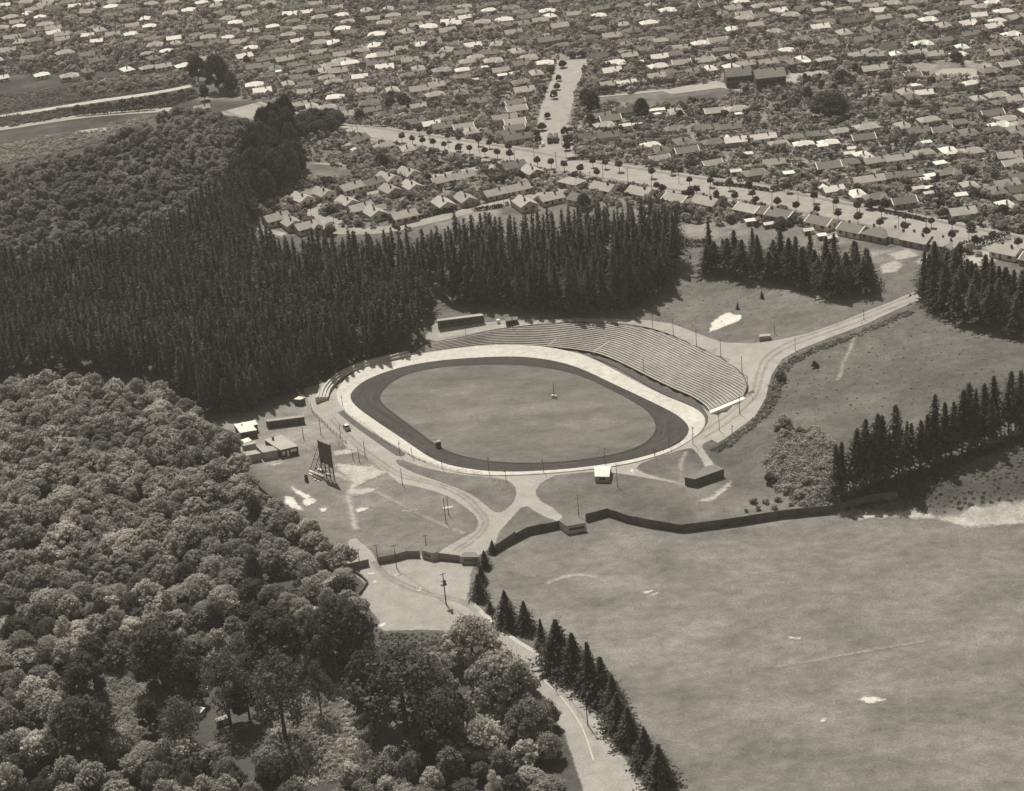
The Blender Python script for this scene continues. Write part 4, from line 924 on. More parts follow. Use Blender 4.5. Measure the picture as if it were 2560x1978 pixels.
# ================================================================== houses
def house_parts(kind, L=12.0, W=8.5, h=2.7, rise=2.1):
    P = []
    def hip(mb, x0, x1, y0, y1, z, rs, o=.45):
        x0 -= o; x1 += o; y0 -= o; y1 += o
        w = min(x1-x0, y1-y0)/2
        if x1-x0 >= y1-y0: r0, r1 = (x0+w, (y0+y1)/2), (x1-w, (y0+y1)/2)
        else: r0, r1 = ((x0+x1)/2, y0+w), ((x0+x1)/2, y1-w)
        V = [(x0, y0, z), (x1, y0, z), (x1, y1, z), (x0, y1, z), (*r0, z+rs), (*r1, z+rs)]
        if x1-x0 >= y1-y0: mb.add(V, [(0, 1, 5, 4), (1, 2, 5), (2, 3, 4, 5), (3, 0, 4), (3, 2, 1, 0)])
        else: mb.add(V, [(0, 1, 4), (1, 2, 5, 4), (2, 3, 5), (3, 0, 4, 5), (3, 2, 1, 0)])
    def gable(mb, x0, x1, y0, y1, z, rs, o=.45, axis='x', th=.16):
        if axis == 'x':
            a0, a1 = x0-o, x1+o; m = (y0+y1)/2; s0, s1 = y0-o, y1+o
            sl = rs/((y1-y0)/2)
            pr = [(s0, z-o*sl), (m, z+rs), (s1, z-o*sl), (s1, z-o*sl+th), (m, z+rs+th*1.1), (s0, z-o*sl+th)]
            V = [(a0, y, q) for y, q in pr]+[(a1, y, q) for y, q in pr]
        else:
            a0, a1 = y0-o, y1+o; m = (x0+x1)/2; s0, s1 = x0-o, x1+o
            sl = rs/((x1-x0)/2)
            pr = [(s0, z-o*sl), (m, z+rs), (s1, z-o*sl), (s1, z-o*sl+th), (m, z+rs+th*1.1), (s0, z-o*sl+th)]
            V = [(x, a0, q) for x, q in pr]+[(x, a1, q) for x, q in pr]
        mb.add(V, [(0, 1, 7, 6), (1, 2, 8, 7), (2, 3, 9, 8), (3, 4, 10, 9), (4, 5, 11, 10), (5, 0, 6, 11), (0, 5, 4, 1), (1, 4, 3, 2), (6, 7, 10, 11), (7, 8, 9, 10)])
    def gwall(mb, x0, x1, y0, y1, z, rs, axis='x'):
        if axis == 'x': pr = [(y0, -1.2), (y1, -1.2), (y1, z), ((y0+y1)/2, z+rs-.02), (y0, z)]; V = [(x0, a, b) for a, b in pr]+[(x1, a, b) for a, b in pr]
        else: pr = [(x0, -1.2), (x1, -1.2), (x1, z), ((x0+x1)/2, z+rs-.02), (x0, z)]; V = [(a, y0, b) for a, b in pr]+[(a, y1, b) for a, b in pr]
        mb.add(V, [(0, 1, 2, 3, 4), (9, 8, 7, 6, 5), (0, 5, 6, 1), (1, 6, 7, 2), (2, 7, 8, 3), (3, 8, 9, 4), (4, 9, 5, 0)])
    w, r = MB(), MB(); x, y = L/2, W/2
    if kind in ('G', 'B'):
        gwall(w, -x, x, -y, y, h, rise); gable(r, -x, x, -y, y, h, rise)
    elif kind == 'H':
        w.box(0, 0, -1.2, L, W, h+1.2); hip(r, -x, x, -y, y, h, rise)
    elif kind == 'T':
        gwall(w, -x, x, -y, y, h, rise); gable(r, -x, x, -y, y, h, rise)
        gwall(w, x-5, x-.3, -y-2.6, 0, h-.01, rise*.85, 'y'); gable(r, x-5, x-.3, -y-2.6, 0, h-.01, rise*.85, axis='y')
    elif kind == 'X':
        w.box(0, 0, -1.2, L, W, h+1.2); hip(r, -x, x, -y, y, h, rise)
        w.box(x-3, -y-1.2, -1.2, 4.6, 3.2, h+1.19); hip(r, x-5.3, x-.7, -y-2.8, 2.5, h+.005, rise*.8)
    elif kind == 'S':
        gwall(w, -x, x, -y, y, h, rise); gable(r, -x, x, -y, y, h, rise, o=.2, th=.08)
    elif kind == 'F':
        w.box(0, 0, -1, L, W, h+1); r.add([(-x-.2, -y-.2, h), (x+.2, -y-.2, h), (x+.2, y+.2, h+.35), (-x-.2, y+.2, h+.35), (-x-.2, -y-.2, h+.15), (x+.2, -y-.2, h+.15), (x+.2, y+.2, h+.5), (-x-.2, y+.2, h+.5)],
                                        [(3, 2, 1, 0), (4, 5, 6, 7), (0, 1, 5, 4), (1, 2, 6, 5), (2, 3, 7, 6), (3, 0, 4, 7)])
    P.append(('wall', w.mesh('wall', WALL['l']), 'wall')); P.append(('roof', r.mesh('roof', ROOF['p']), 'roof'))
    if kind in 'GHTXB':
        for cx_, cy_ in ((-L*.22, .9),) + (((L*.2, -.6),) if kind in 'GT' else ()):
            q = MB(); q.box(cx_, cy_, h, .75, .75, rise+.95); q.box(cx_, cy_, h+rise+.95, .9, .9, .14); P.append(('chimney', q.mesh('chimney', m_brick), 'chimney'))
        fronts = [(-L*.33, -y), (L*.30 if kind not in 'TX' else -L*.02, -y)]
        for fx_, fy_ in fronts:
            q = MB(); q.box(fx_, fy_-.04, .95, 1.75, .12, 1.35); f = q.mesh('window', m_glass); P.append(('window', f, 'glass'))
        q = MB(); q.box(-L*.06 if kind not in 'TX' else -L*.18, -y-.04, .1, 1.0, .12, 2.1); P.append(('door', q.mesh('door', WALL['k']), 'door'))
        for sx in (-1, 1):
            for yy in (-W*.22, W*.22):
                q = MB(); q.box(sx*(x+.04), yy, .95, .12, 1.5, 1.3); P.append(('window', q.mesh('window', m_glass), 'glass'))
        if kind == 'T': q = MB(); q.box(x-2.65, -y-2.64, .9, 2.2, .12, 1.4); P.append(('window', q.mesh('window', m_glass), 'glass'))
        if kind == 'B':
            for sx in (-1, 1):
                q = MB(); o = .52; sl = rise/(W/2)
                for s in (-1, 1):
                    q.add([(sx*(x+o), s*(y+.45), h-.45*sl-.02), (sx*(x+o), 0, h+rise-.02), (sx*(x+o), 0, h+rise+.3), (sx*(x+o), s*(y+.45), h-.45*sl+.3),
                           (sx*(x+o-.45), s*(y+.45), h-.45*sl-.02), (sx*(x+o-.45), 0, h+rise-.02), (sx*(x+o-.45), 0, h+rise+.3), (sx*(x+o-.45), s*(y+.45), h-.45*sl+.3)],
                          [(0, 1, 2, 3), (7, 6, 5, 4), (3, 2, 6, 7), (0, 4, 5, 1), (0, 3, 7, 4), (1, 5, 6, 2)])
                P.append(('bargeboard', q.mesh('bargeboard', m_trim), 'trim'))
    elif kind in 'SF':
        q = MB(); q.box(-L*.2, -y-.03, .05, min(2.2, L*.4), .1, min(2.0, h-.2)); P.append(('door', q.mesh('door', WALL['k']), 'door'))
    return P
HP = {k: house_parts(k) for k in 'GBHTX'}
HP['S'] = house_parts('S', 5.5, 3.6, 2.1, .8); HP['F'] = house_parts('F', 5.0, 3.4, 2.2, .3)
HP['L'] = house_parts('G', 16, 8.0, 2.9, 2.1)
SHAPE = {'G': 'gable-roofed', 'B': 'gabled white-edged', 'H': 'hip-roofed', 'T': 'T-shaped gabled', 'X': 'L-shaped hipped', 'L': 'long gable-roofed', 'S': 'gabled', 'F': 'flat-roofed'}
TONE = {'w': 'white', 'p': 'pale', 'm': 'mid-grey', 'd': 'dark'}
def put_house(kind, tone, px, py, rot, scale, label, group, shed=False, xy=None):
    x, y = xy if xy else G(px, py, 3.2 if not shed else 2.2)
    z = hgt(x, y)
    rt = thing('garden_shed' if shed else 'house', label, 'shed' if shed else 'house', (x, y, z), rot, group, scale)
    wm = WALL[R.choice('llg' if tone in 'wp' else 'lggg')]; rm = ROOF[tone]
    rm2 = {'wall': wm, 'roof': rm, 'chimney': m_brick, 'glass': m_glass, 'door': WALL['k'], 'trim': m_trim}
    for nm, me, role in HP[kind]: link(nm, me, rt, rm2[role])
    OCC.append((x, y, (3.0 if shed else 7.2)*(scale if not hasattr(scale, '__len__') else max(scale))*(1.5 if kind == 'L' else 1)))
    return rt
def wang(px, py, dx, dy):
    a = G(px, py); b = G(px+dx, py+dy); return math.atan2(b[1]-a[1], b[0]-a[0])
# --- the estate above the pines: (x, y, kind, tone, A = ridge along the road / B = gable to the road)
EST = [(z6, 620, 610, 'T', 'p', 'B'), (z6, 910, 535, 'G', 'p', 'B'), (z6, 1285, 460, 'G', 'p', 'A'), (z6, 1580, 395, 'G', 'm', 'A'), (z6, 1800, 335, 'G', 'p', 'B'), (z6, 2080, 265, 'G', 'p', 'B'),
       (z6, 1240, 655, 'G', 'p', 'B'), (z6, 1420, 745, 'G', 'p', 'A'), (z6, 1610, 800, 'T', 'p', 'B'), (z6, 2010, 845, 'G', 'p', 'A'), (z6, 270, 880, 'G', 'p', 'A'), (z6, 470, 935, 'G', 'p', 'B'), (z6, 690, 990, 'T', 'p', 'A'),
       (z6, 1830, 490, 'G', 'p', 'B'), (z6, 2120, 440, 'G', 'p', 'B'), (z7, 560, 365, 'G', 'p', 'A'), (z7, 855, 305, 'G', 'p', 'A'), (z7, 1540, 175, 'G', 'm', 'A'), (z7, 1800, 240, 'G', 'p', 'B'),
       (z7, 1290, 540, 'G', 'p', 'A'), (z7, 1600, 475, 'G', 'p', 'A'), (z7, 590, 680, 'G', 'p', 'B'), (z7, 890, 615, 'G', 'p', 'B'), (z7, 1700, 675, 'G', 'p', 'B'), (z7, 2050, 600, 'G', 'p', 'A')]
EWORD = ['on the top left of the estate', 'on the far side of the curving road']
rows = {0: 'upper estate row facing the curving road', 1: 'middle estate row between the two roads', 2: 'lower estate row by the pines'}
erow = [0, 0, 0, 0, 0, 0, 1, 2, 2, 2, 2, 2, 2, 1, 1, 1, 1, 0, 0, 2, 2, 2, 2, 2, 2]
er = {}
for (f, a, b, k, t_, o), rw in zip(EST, erow): er.setdefault(rw, []).append((f(a, b), k, t_, o))
for rw, L in er.items():
    L.sort(key=lambda q_: q_[0][0])
    for i, ((px, py), k, t_, o) in enumerate(L):
        a = wang(px, py, 60, -13)
        if o == 'B': a += math.pi/2*(1 if k != 'T' else 1)
        put_house(k, t_, px, py, a, R.uniform(.92, 1.02), f'{TONE[t_]} {SHAPE[k]} house, {ORD[i]} from left in {rows[rw]}', 'houses of the estate above the pines')
# --- avenue, lower side
AVL = [(z8, 160, 380, 'H', 'p'), (z8, 610, 470, 'G', 'p'), (z8, 1110, 530, 'G', 'p'), (z8, 1600, 620, 'B', 'p'), (z8, 2010, 665, 'G', 'p'), (z9, 620, 760, 'B', 'p'), (z9, 880, 800, 'G', 'm'), (z9, 1060, 835, 'B', 'm'),
       (z9, 1600, 930, 'B', 'm'), (z10, 400, 1030, 'B', 'm'), (z10, 740, 1090, 'H', 'm'), (z10, 1030, 1110, 'G', 'p'), (z10, 1290, 1170, 'G', 'p'), (z10, 1680, 1230, 'T', 'p'), (z8, 300, 620, 'G', 'm'), (z10, 2500, 1330, 'G', 'p'), (z10, 2900, 1440, 'B', 'm')]
AVL.sort(key=lambda q_: q_[0](q_[1], q_[2])[0])
for i, (f, a, b, k, t_) in enumerate(AVL):
    px, py = f(a, b)
    put_house(k, t_, px, py, wang(px, py, 60, 12), R.uniform(.95, 1.08), f'{TONE[t_]} {SHAPE[k]} house, {ORD[i]} from left in the row below the avenue', 'houses backing onto the pine clumps')
# --- the suburb, transcribed crop by crop
def parse(f, s):
    out = []
    for it in s.split(';'):
        it = it.strip()
        if not it: continue
        p = it.split(); out.append((f(float(p[0]), float(p[1])), p[2], p[3]))
    return out
c1 = C(160, 100)
SUBH = parse(c1, '490 218 w H; 650 205 p H; 770 195 p G; 935 190 w H; 1120 135 p G; 1400 118 w G; 1070 515 p G; 1260 475 p H; 1480 465 p H; 250 150 m G; 180 230 m H; 700 130 m H')
SUBH += parse(z1, '350 190 m L; 600 195 p G; 800 145 m H; 1080 175 m L; 1390 125 p G; 1650 70 p H; 1380 215 p H; 1490 240 w H; 1680 205 m H; 1820 145 w H; 1990 130 p G; 1230 275 p H; 1160 350 p H; 1330 355 p G; 750 270 m G; 530 365 w F; 800 350 m H; 1000 310 m H; '
              '1180 435 p H; 1300 425 p H; 1410 445 d H; 1270 500 p H; 1640 550 m H; 240 300 m L; 430 775 p G; 620 790 p G; 800 805 p G; 980 825 p H; 1180 845 p H; 1060 920 w G; 830 965 p G; 1350 885 m H; 1420 940 p G; 1760 785 m X; 1800 875 m G; 1960 945 d G; '
              '1600 1285 m G; 1960 1365 p H; 1450 1372 p S; 1540 1425 w S; 590 418 p S; 60 145 p H; 2080 610 p H')
SUBH += parse(z2, '130 205 p G; 250 320 p H; 500 155 p G; 560 335 p X; 850 105 m G; 1030 155 p H; 1270 210 p X; 850 425 m X; 300 600 p L; 480 540 p G; 830 645 m H; 1040 765 m G; 1400 432 w F; 1540 392 w F; 1650 362 w S; 1860 375 p H; 1650 500 m X; 1690 615 p G; '
              '1560 795 m B; 1580 870 p B; 1420 985 p L; 1560 1050 p B; 1560 1135 m B; 1430 1195 m G; 1600 1260 m L; 860 1115 p B; 960 1168 p H; 940 1228 w F; 1240 1235 p G; 420 1065 w G; 570 1105 m G; 190 1045 m G; 100 1405 p H; 450 1450 m H; 750 1510 d H; 1030 1570 d H; 1160 312 w F; 670 1000 m H; 1060 600 m S; 1020 470 w S')
SUBH += parse(z3, '370 125 w H; 760 235 w X; 700 345 w G; 1090 238 w F; 1350 155 w G; 850 98 p S; 940 135 p G; 1550 115 m H; 1340 285 w H; 1460 252 p G; 1650 240 p B; 1970 205 p B; 1480 360 m H; 1310 415 p G; 1820 355 m H; 2040 315 w H; 670 535 p G; 900 525 w G; 680 1000 m B; '
              '600 1080 p X; 1580 905 p H; 2100 895 p B; 1330 945 w F; 1560 1130 m X; 2000 1115 m L; 380 1240 d G; 650 1230 m T; 1010 1220 d F; 450 1480 d L; 1230 1350 w H; 1390 1430 d H; 1680 1315 m H; 1720 1440 m B; 2090 1315 m H; 1060 1550 p L; 1350 1540 p B; 1285 905 w F; 1370 895 w F; 885 1112 w S; 1050 1088 w S; 2070 1600 p B; 560 960 m G; 940 890 d L')
SUBH += parse(z4, '470 120 p G; 150 150 p H; 160 300 w H; 340 252 p G; 640 230 p G; 830 195 m H; 1120 185 w H; 1010 225 m H; 1440 195 p H; 1860 135 p G; 1180 248 w F; 260 945 w F; 600 1065 m F; 205 1295 w T; 580 1250 w L; 800 1330 p X; 1000 1240 m H; 1310 1205 m G; '
              '1640 1160 p H; 1140 1338 w H; 1480 1318 w H; 1990 1115 p H; 1950 1260 m B; 2110 1240 w H; 380 1495 w F; 730 1595 p G; 1800 1412 w S; 1950 1492 w H; 1760 1485 w S; 1750 1590 m B; 2130 1565 p L; 1400 1392 w F; 100 1120 m L; 230 870 p H; 1360 640 d F; 1740 600 m F')
SUBH += parse(z5, '980 118 w H; 680 135 p G; 680 320 p L; 1200 405 m B; 1110 635 p H; 950 730 d H; 1220 705 d H; 1430 1010 p H; 1080 1085 p H; 1600 1150 m B; 1270 1165 m G; 1400 1342 w F; 1350 1455 p H; 1710 1435 w H; 2000 1445 p H; 1250 565 w F; 1830 1045 m H; 1490 120 p T; 1750 900 m H; 1980 1190 m H')
SUBH += parse(z9, '200 245 m B; 430 255 w S; 700 265 m H; 950 122 p F; 1690 170 m B; 1960 115 m H; 1155 288 w F; 620 30 w F; 630 930 w F; 880 965 w S; 1420 1050 w S; 1610 1122 w F; 1740 1150 w S; 1760 480 w T; 2090 545 w H; 560 360 p F; 860 350 m T')
SUBH += parse(z10, '250 590 m H; 700 590 m X; 1080 650 m B; 1500 755 p G; 1880 795 p G; 880 310 m G; 1200 280 m G; 1680 250 m X; 600 360 p L; 1990 425 p H; 1450 325 w F; 1370 372 w F; 1280 490 w S; 1425 482 w F; 1420 545 w S; 1870 592 w F; 1580 160 w F; 2000 900 p H; 1000 60 p L')
# beyond the print's edge the same suburb simply goes on
for i in range(30):
    SUBH.append(((R.uniform(2470, 2580), R.uniform(60, 560)), R.choice('ppmwmd'), R.choice('GHHBXT')))
for i in range(26):
    SUBH.append(((R.uniform(-10, 2560), R.uniform(4, 112)), R.choice('ppmwmmd'), R.choice('GHHBXL')))
for i in range(10):
    SUBH.append(((R.uniform(-10, 175), R.uniform(20, 200)), R.choice('ppmwm'), R.choice('GHHBX')))
ROADS = [(GW(AVEN), 15.5), (GW(STREET), 11), (GW(E1), 5), (GW(E2), 5)]
def on_road(x, y, extra=0.0):
    for L, w in ROADS:
        if float(pdist(np.array(x), np.array(y), L, False)) < w+extra: return True
    return False
def occupied(x, y, r):
    for a, b, c in OCC:
        if abs(a-x) < c+r and abs(b-y) < c+r and math.hypot(a-x, b-y) < (c+r)*.82: return True
    return False
def region(px, py):
    if px < 770: return 'far-left suburb'
    if px < 1390: return 'left of the tram street'
    if px < 1830: return 'right of the tram street'
    return 'far-right suburb'
bins = {}
for (px, py), t_, k in SUBH:
    bins.setdefault((region(px, py), int(py//38)), []).append((px, py, t_, k))
BAND = {}
for rg in {b[0] for b in bins}:
    for n_, b in enumerate(sorted(q_[1] for q_ in bins if q_[0] == rg)): BAND[(rg, b)] = ORD[n_]
nH = 0
for key in sorted(bins):
    L = sorted(bins[key]); rg, b = key
    keep = []
    for px, py, t_, k in L:
        xy = G(px, py, 3.2 if k not in 'SF' else 2.2)
        if on_road(xy[0], xy[1], 1.0 if k in 'SF' else 3.0): continue
        if any(math.hypot(a-xy[0], b_-xy[1]) < (c+ (2.2 if k in 'SF' else 5.0))*.62 for a, b_, c in OCC): continue
        keep.append((px, py, t_, k))
        i = len(keep)-1
        if rg.startswith('far-left'): a = wang(px, py, 60, -13)
        elif 'left of' in rg: a = wang(px, py, 60, -9)
        else: a = wang(px, py, 60, -8)
        if k == 'H' and R.random() < .4: a += math.pi/2
        a += R.uniform(-.1, .1)
        if k == 'T': a += math.pi
        shed = k in 'SF'
        sc = R.uniform(.80, .98) if not shed else R.uniform(.8, 1.15)
        put_house(k, t_, px, py, a, (sc, sc*R.uniform(.92, 1.05), sc), f'{TONE[t_]} {SHAPE[k]} {"shed" if shed else "house"}, {ORD[min(i, 39)]} from left, {BAND[key]} row, {rg}', 'sheds of the suburb' if shed else 'houses of the suburb', shed, xy)
        nH += 1
# the farthest houses of the suburb, past the three hundred that show largest: one mass
FILL = []
FP = GW([(-60, -60), (2640, -60), (2640, 330), (2480, 330), (2440, 250), (1480, 190), (1470, 150), (1360, 170), (1200, 200), (900, 330), (760, 250), (620, 250), (560, 140), (-60, 160)])
KEEP = [GW(z3((480, 730), (1500, 600), (2184, 490), (2500, 560), (2500, 640), (2100, 800), (1400, 880), (480, 860))), GW(z5((400, 240), (1900, 200), (2400, 280), (2400, 480), (1000, 620), (400, 640))), GW(z4((400, 300), (1600, 280), (1800, 640), (400, 680))), GW(z1((1380, 380), (2184, 380), (2184, 600), (1600, 480)))]
a0 = wang(1200, 180, 60, -9); ca, sa = math.cos(a0), math.sin(a0)
for i in range(-45, 46):
    for j in range(0, 60):
        u, v = i*16.5+(j*7) % 11+R.uniform(-3.5, 3.5), 760+j*20+R.uniform(-5, 5)+6*math.sin(i*.35+j)
        x, y = u*ca-v*sa, u*sa+v*ca
        px, py = proj(x, y, hgt(x, y)); 
        if not (-30 < px < 2590 and -50 < py < 330) or not bool(inpoly(np.array(x), np.array(y), FP)): continue
        if R.random() < .30 or on_road(x, y, 4) or occupied(x, y, 5.5) or any(bool(inpoly(np.array(x), np.array(y), q_)) for q_ in KEEP): continue
        FILL.append((x, y)); OCC.append((x, y, 6.5))
print('fill', len(FILL))
mats_ = [WALL['l'], WALL['g'], ROOF['w'], ROOF['p'], ROOF['m'], ROOF['d'], m_brick]
FV, FF, FM = [], [], []; off_ = 0
for x, y in FILL:
    k = R.choice('GHHHBXXT'); s = R.uniform(.72, .95); a = a0+R.gauss(0, .13)+(math.pi/2 if k == 'H' and R.random() < .4 else 0); c_, s_ = math.cos(a)*s, math.sin(a)*s; z = hgt(x, y)
    wi, ri = R.choice((0, 0, 1)), R.choice((2, 2, 3, 3, 3, 4, 4, 5))
    for nm, me, role in HP[k]:
        if role not in ('wall', 'roof', 'chimney'): continue
        mi = {'wall': wi, 'roof': ri, 'chimney': 6}[role]
        for v in me.vertices: FV.append((v.co.x*c_-v.co.y*s_+x, v.co.x*s_+v.co.y*c_+y, v.co.z*s+z))
        for f in me.polygons: FF.append([q_+off_ for q_ in f.vertices]); FM.append(mi)
        off_ += len(me.vertices)
if FV:
    me = bpy.data.meshes.new('far_houses'); me.from_pydata(FV, [], FF)
    for m_ in mats_: me.materials.append(m_)
    me.polygons.foreach_set('material_index', FM); structure('far_houses', me, 'mass of tiny far-off houses filling the top of the suburb', 'stuff')
# two-storey school blocks
for lab, rp, hh_ in (('left brick school block with large grey gabled roof and dark front', ((95, 470), (440, 440), (350, 328), (75, 345)), 6.5), ('right brick school block, the taller one, with big grey roof and dark front', ((480, 500), (885, 458), (850, 350), (440, 345)), 7.0)):
    fp = [G(*z4(*p), hh_) for p in rp]
    a = math.atan2(fp[1][1]-fp[0][1], fp[1][0]-fp[0][0]); L = math.hypot(fp[1][0]-fp[0][0], fp[1][1]-fp[0][1])
    x, y = np.mean(fp, 0); z = hgt(x, y)
    rt = thing('school_block', lab, 'school', (x, y, z), a, 'school blocks'); W_ = 14.0
    for nm, me, role in house_parts('G', L, W_, hh_, 3.2):
        if role in ('glass', 'door'): continue
        link(nm, me, rt, {'wall': WALL['k'], 'roof': ROOF['m'], 'chimney': m_brick}[role])
    for fl in (1.0, 4.0):
        for i in range(6):
            q = MB(); q.box(-L/2+L*(i+.5)/6, -W_/2-.04, fl, L/6*.7, .12, 1.6); link('window', q.mesh('window', m_glass), rt, m_glass)
    OCC.append((x, y, L*.62))
print('houses', nH)

# ================================================================== trees
def quads(c, nrm, size, asp=1.0):
    n = len(c)
    nrm = nrm/np.linalg.norm(nrm, axis=1, keepdims=True)
    t = np.cross(nrm, NR.normal(size=(n, 3))); t /= np.linalg.norm(t, axis=1, keepdims=True)
    b = np.cross(nrm, t); s = np.asarray(size).reshape(-1, 1)/2
    t = t*s*asp; b = b*s
    V = np.stack([c-t-b*.6, c+t*.9-b, c+t+b*.7, c-t*.8+b], 1).reshape(-1, 3)
    return V
def leaf_mesh(name, parts, m):
    V = np.concatenate(parts); F_ = np.arange(len(V)).reshape(-1, 4)
    return mesh_np(name, V, F_, m)
def sph(n):
    v = NR.normal(size=(n, 3)); return v/np.linalg.norm(v, axis=1, keepdims=True)
def lobes_crown(name, m, lobes, leaf, dens, core=True, fuzz=.1, droop=0.0):
    parts = []
    for (x, y, z, r) in lobes:
        n = int(4*math.pi*r*r*dens/(leaf*leaf))
        d = sph(n); d = d[d[:, 2] > -.55]
        rad = r*(1+NR.normal(size=(len(d), 1))*fuzz)
        sq = np.array((1, 1, .85))
        c = np.array((x, y, z))+d*rad*sq
        parts.append(quads(c, d+NR.normal(size=d.shape)*.45+np.array((0, 0, .15-droop)), leaf*NR.uniform(.6, 1.3, len(d))))
        if core:
            d2 = sph(26); parts.append(quads(np.array((x, y, z))+d2*r*.74*sq, d2, np.full(26, r*.85)))
    return leaf_mesh(name, parts, m)
def round_lobes(Rh, H0, H1, n, rl, seed):
    rr = random.Random(seed); L = []
    for i in range(n):
        a = i*2.399+rr.uniform(-.5, .5); u = math.sqrt((i+.5)/n)
        x, y = Rh*u*math.cos(a)*.85, Rh*u*math.sin(a)*.85
        z = H1-(H1-H0)*(u**2.0)*rr.uniform(.75, 1.1)-rl*.6
        L.append((x, y, z, rl*rr.uniform(.75, 1.25)))
    for i in range(n//2):
        a = rr.uniform(0, 6.28); L.append((Rh*.62*math.cos(a), Rh*.62*math.sin(a), H0*.75+rr.uniform(-.6, .6), rl*rr.uniform(.8, 1.1)))
    L.append((0, 0, (H0+H1)/2-rl*.3, Rh*.55))
    return L
def trunk_mesh(name, h, r, limbs=3, seed=0):
    rr = random.Random(seed); q = MB(); q.cyl((0, 0, -.6), (0, 0, h), r, r*.6, 7)
    for i in range(limbs):
        a = 6.28*i/max(1, limbs)+rr.uniform(-.4, .4); q.cyl((0, 0, h*.8), (math.cos(a)*h*.38, math.sin(a)*h*.38, h*1.45), r*.5, r*.2, 5)
    return q.mesh(name, m_trunk)
BROAD = [(lobes_crown('crown', m_leaf, round_lobes(4.1+.3*(i % 3), 4.0+.5*(i % 2), 9.4-.6*(i % 4), 17+3*(i % 4), 1.05+.12*(i % 3), i), .5, .95, fuzz=.2), trunk_mesh('trunk', 4.2, .28, 3, i)) for i in range(8)]
SHRUB = [(lobes_crown('crown', m_leaf, round_lobes(1.5, 1.3, 2.7, 4+i % 3, .85, 40+i), .5, .9, fuzz=.16), trunk_mesh('trunk', 1.0, .12, 2, i)) for i in range(6)]
LOLLI = [(lobes_crown('crown', m_leafd, [(0, 0, 3.7, 1.55), (.7, .3, 3.3, 1.0), (-.7, .2, 3.4, 1.0), (0, -.7, 3.2, .95), (.1, .5, 4.5, .9)], .5, .95), trunk_mesh('trunk', 2.6, .17, 2, i)) for i in range(3)]
def big_lobes(seed, Rh, H0, H1, n, rl): return round_lobes(Rh, H0, H1, n, rl, seed)
BIG = [(lobes_crown('crown', m_leafd, big_lobes(70+i, 6.2, 5.5, 13, 30, 1.3), .5, .9, fuzz=.2), trunk_mesh('trunk', 6, .45, 4, i)) for i in range(3)]
WILLOW = [(lobes_crown('crown', m_leaf, big_lobes(90+i, 7.0, 4.5, 11.5, 44, 1.25), .48, .95, fuzz=.22, droop=.25), trunk_mesh('trunk', 5.5, .5, 4, i)) for i in range(3)]
def gum(seed):
    rr = random.Random(seed); L = []
    for i in range(48):
        t = rr.random(); z = 5+t*14; w = 5.2*math.sin(math.pi*min(1, .18+t*.8)); a = rr.uniform(0, 6.28)
        L.append((w*math.cos(a)*rr.uniform(.3, 1), w*math.sin(a)*rr.uniform(.3, 1), z, rr.uniform(.9, 1.6)))
    return L
GUM = [(lobes_crown('crown', m_leafd, gum(120+i), .42, .62, core=False, fuzz=.28, droop=.2), trunk_mesh('trunk', 11, .35, 4, i)) for i in range(3)]
def conifer(name, m, H, Rb, z0, nb, per, leaf, seed, droop=.12, pw=.85, wild=.2):
    rr = np.random.default_rng(seed); C_, N_, S_ = [], [], []
    for i in range(nb):
        t = (i+.5)/nb; t = t**.9
        z = z0+(H-z0)*t; r = Rb*((1-t)**pw)*rr.uniform(1-wild*1.3, 1+wild*.8)+.05
        a = i*2.39996+rr.uniform(-.4, .4)
        for k in range(per):
            u = (k+.6)/per
            q = np.array((math.cos(a)*r*u, math.sin(a)*r*u, z-droop*r*u*u*2+rr.uniform(-.12, .12)))+rr.normal(size=3)*leaf*.22
            C_.append(q); N_.append(np.array((math.cos(a)*.5, math.sin(a)*.5, .85))+rr.normal(size=3)*.4); S_.append(leaf*rr.uniform(.7, 1.25)*(1.1-.35*u)*(.42+.58*(1-t)))
    C_ = np.array(C_); N_ = np.array(N_)
    parts = [quads(C_, N_, S_, 1.25)]
    zc_ = np.linspace(z0, H, 14)
    cc = np.stack([zc_*0, zc_*0, zc_], 1); parts.append(quads(np.repeat(cc, 3, 0), np.concatenate([sph(len(cc)*3)*np.array((1, 1, .1))]), np.repeat(np.maximum(.15, Rb*.7*(1-(zc_-z0)/(H-z0+.01))**1.1), 3)))
    top = np.array([(0, 0, H+.2), (0, 0, H-.4)]); parts.append(quads(top, np.array([(1., 0, 0), (0, 1., 0)]), [.3, .35], .4))
    return leaf_mesh(name, parts, m)
def ptrunk(H, r): q = MB(); q.cyl((0, 0, -1), (0, 0, H*.96), r, .05, 6); return q.mesh('trunk', m_trunk)
PINE = [(conifer('crown', m_pine, 22, 3.2+.3*(i % 3), 5.5-.8*(i % 3), 130, 7, .95, i, pw=.8, wild=.55), ptrunk(22, .26)) for i in range(6)]
TALL = [(conifer('crown', m_pine, 26, 5.2+.5*(i % 3), 3.5+1.6*(i % 3), 200, 9, .95, 20+i, pw=.82, wild=.62), ptrunk(26, .3)) for i in range(5)]
SPRUCE = [(conifer('crown', m_spruce, 12, 5.4, .4, 230, 12, .66, 50+i, droop=.10, pw=1.0, wild=.3), ptrunk(12, .22)) for i in range(4)]
def plant(proto, name, label, cat, x, y, s=1.0, group=None, parts=True, m=None, sxy=None, z=None):
    cr_, tr = proto
    zz = hgt(x, y) if z is None else z
    sc = (s if sxy is None else sxy, s if sxy is None else sxy, s)
    t_ = thing(name, label, cat, (x, y, zz), R.uniform(0, 6.28), group, sc)
    if 'pine' in name: t_.rotation_euler = (R.gauss(0, .03), R.gauss(0, .03), t_.rotation_euler[2])
    link('crown', cr_, t_, m)
    if parts: link('trunk', tr, t_)
    return t_
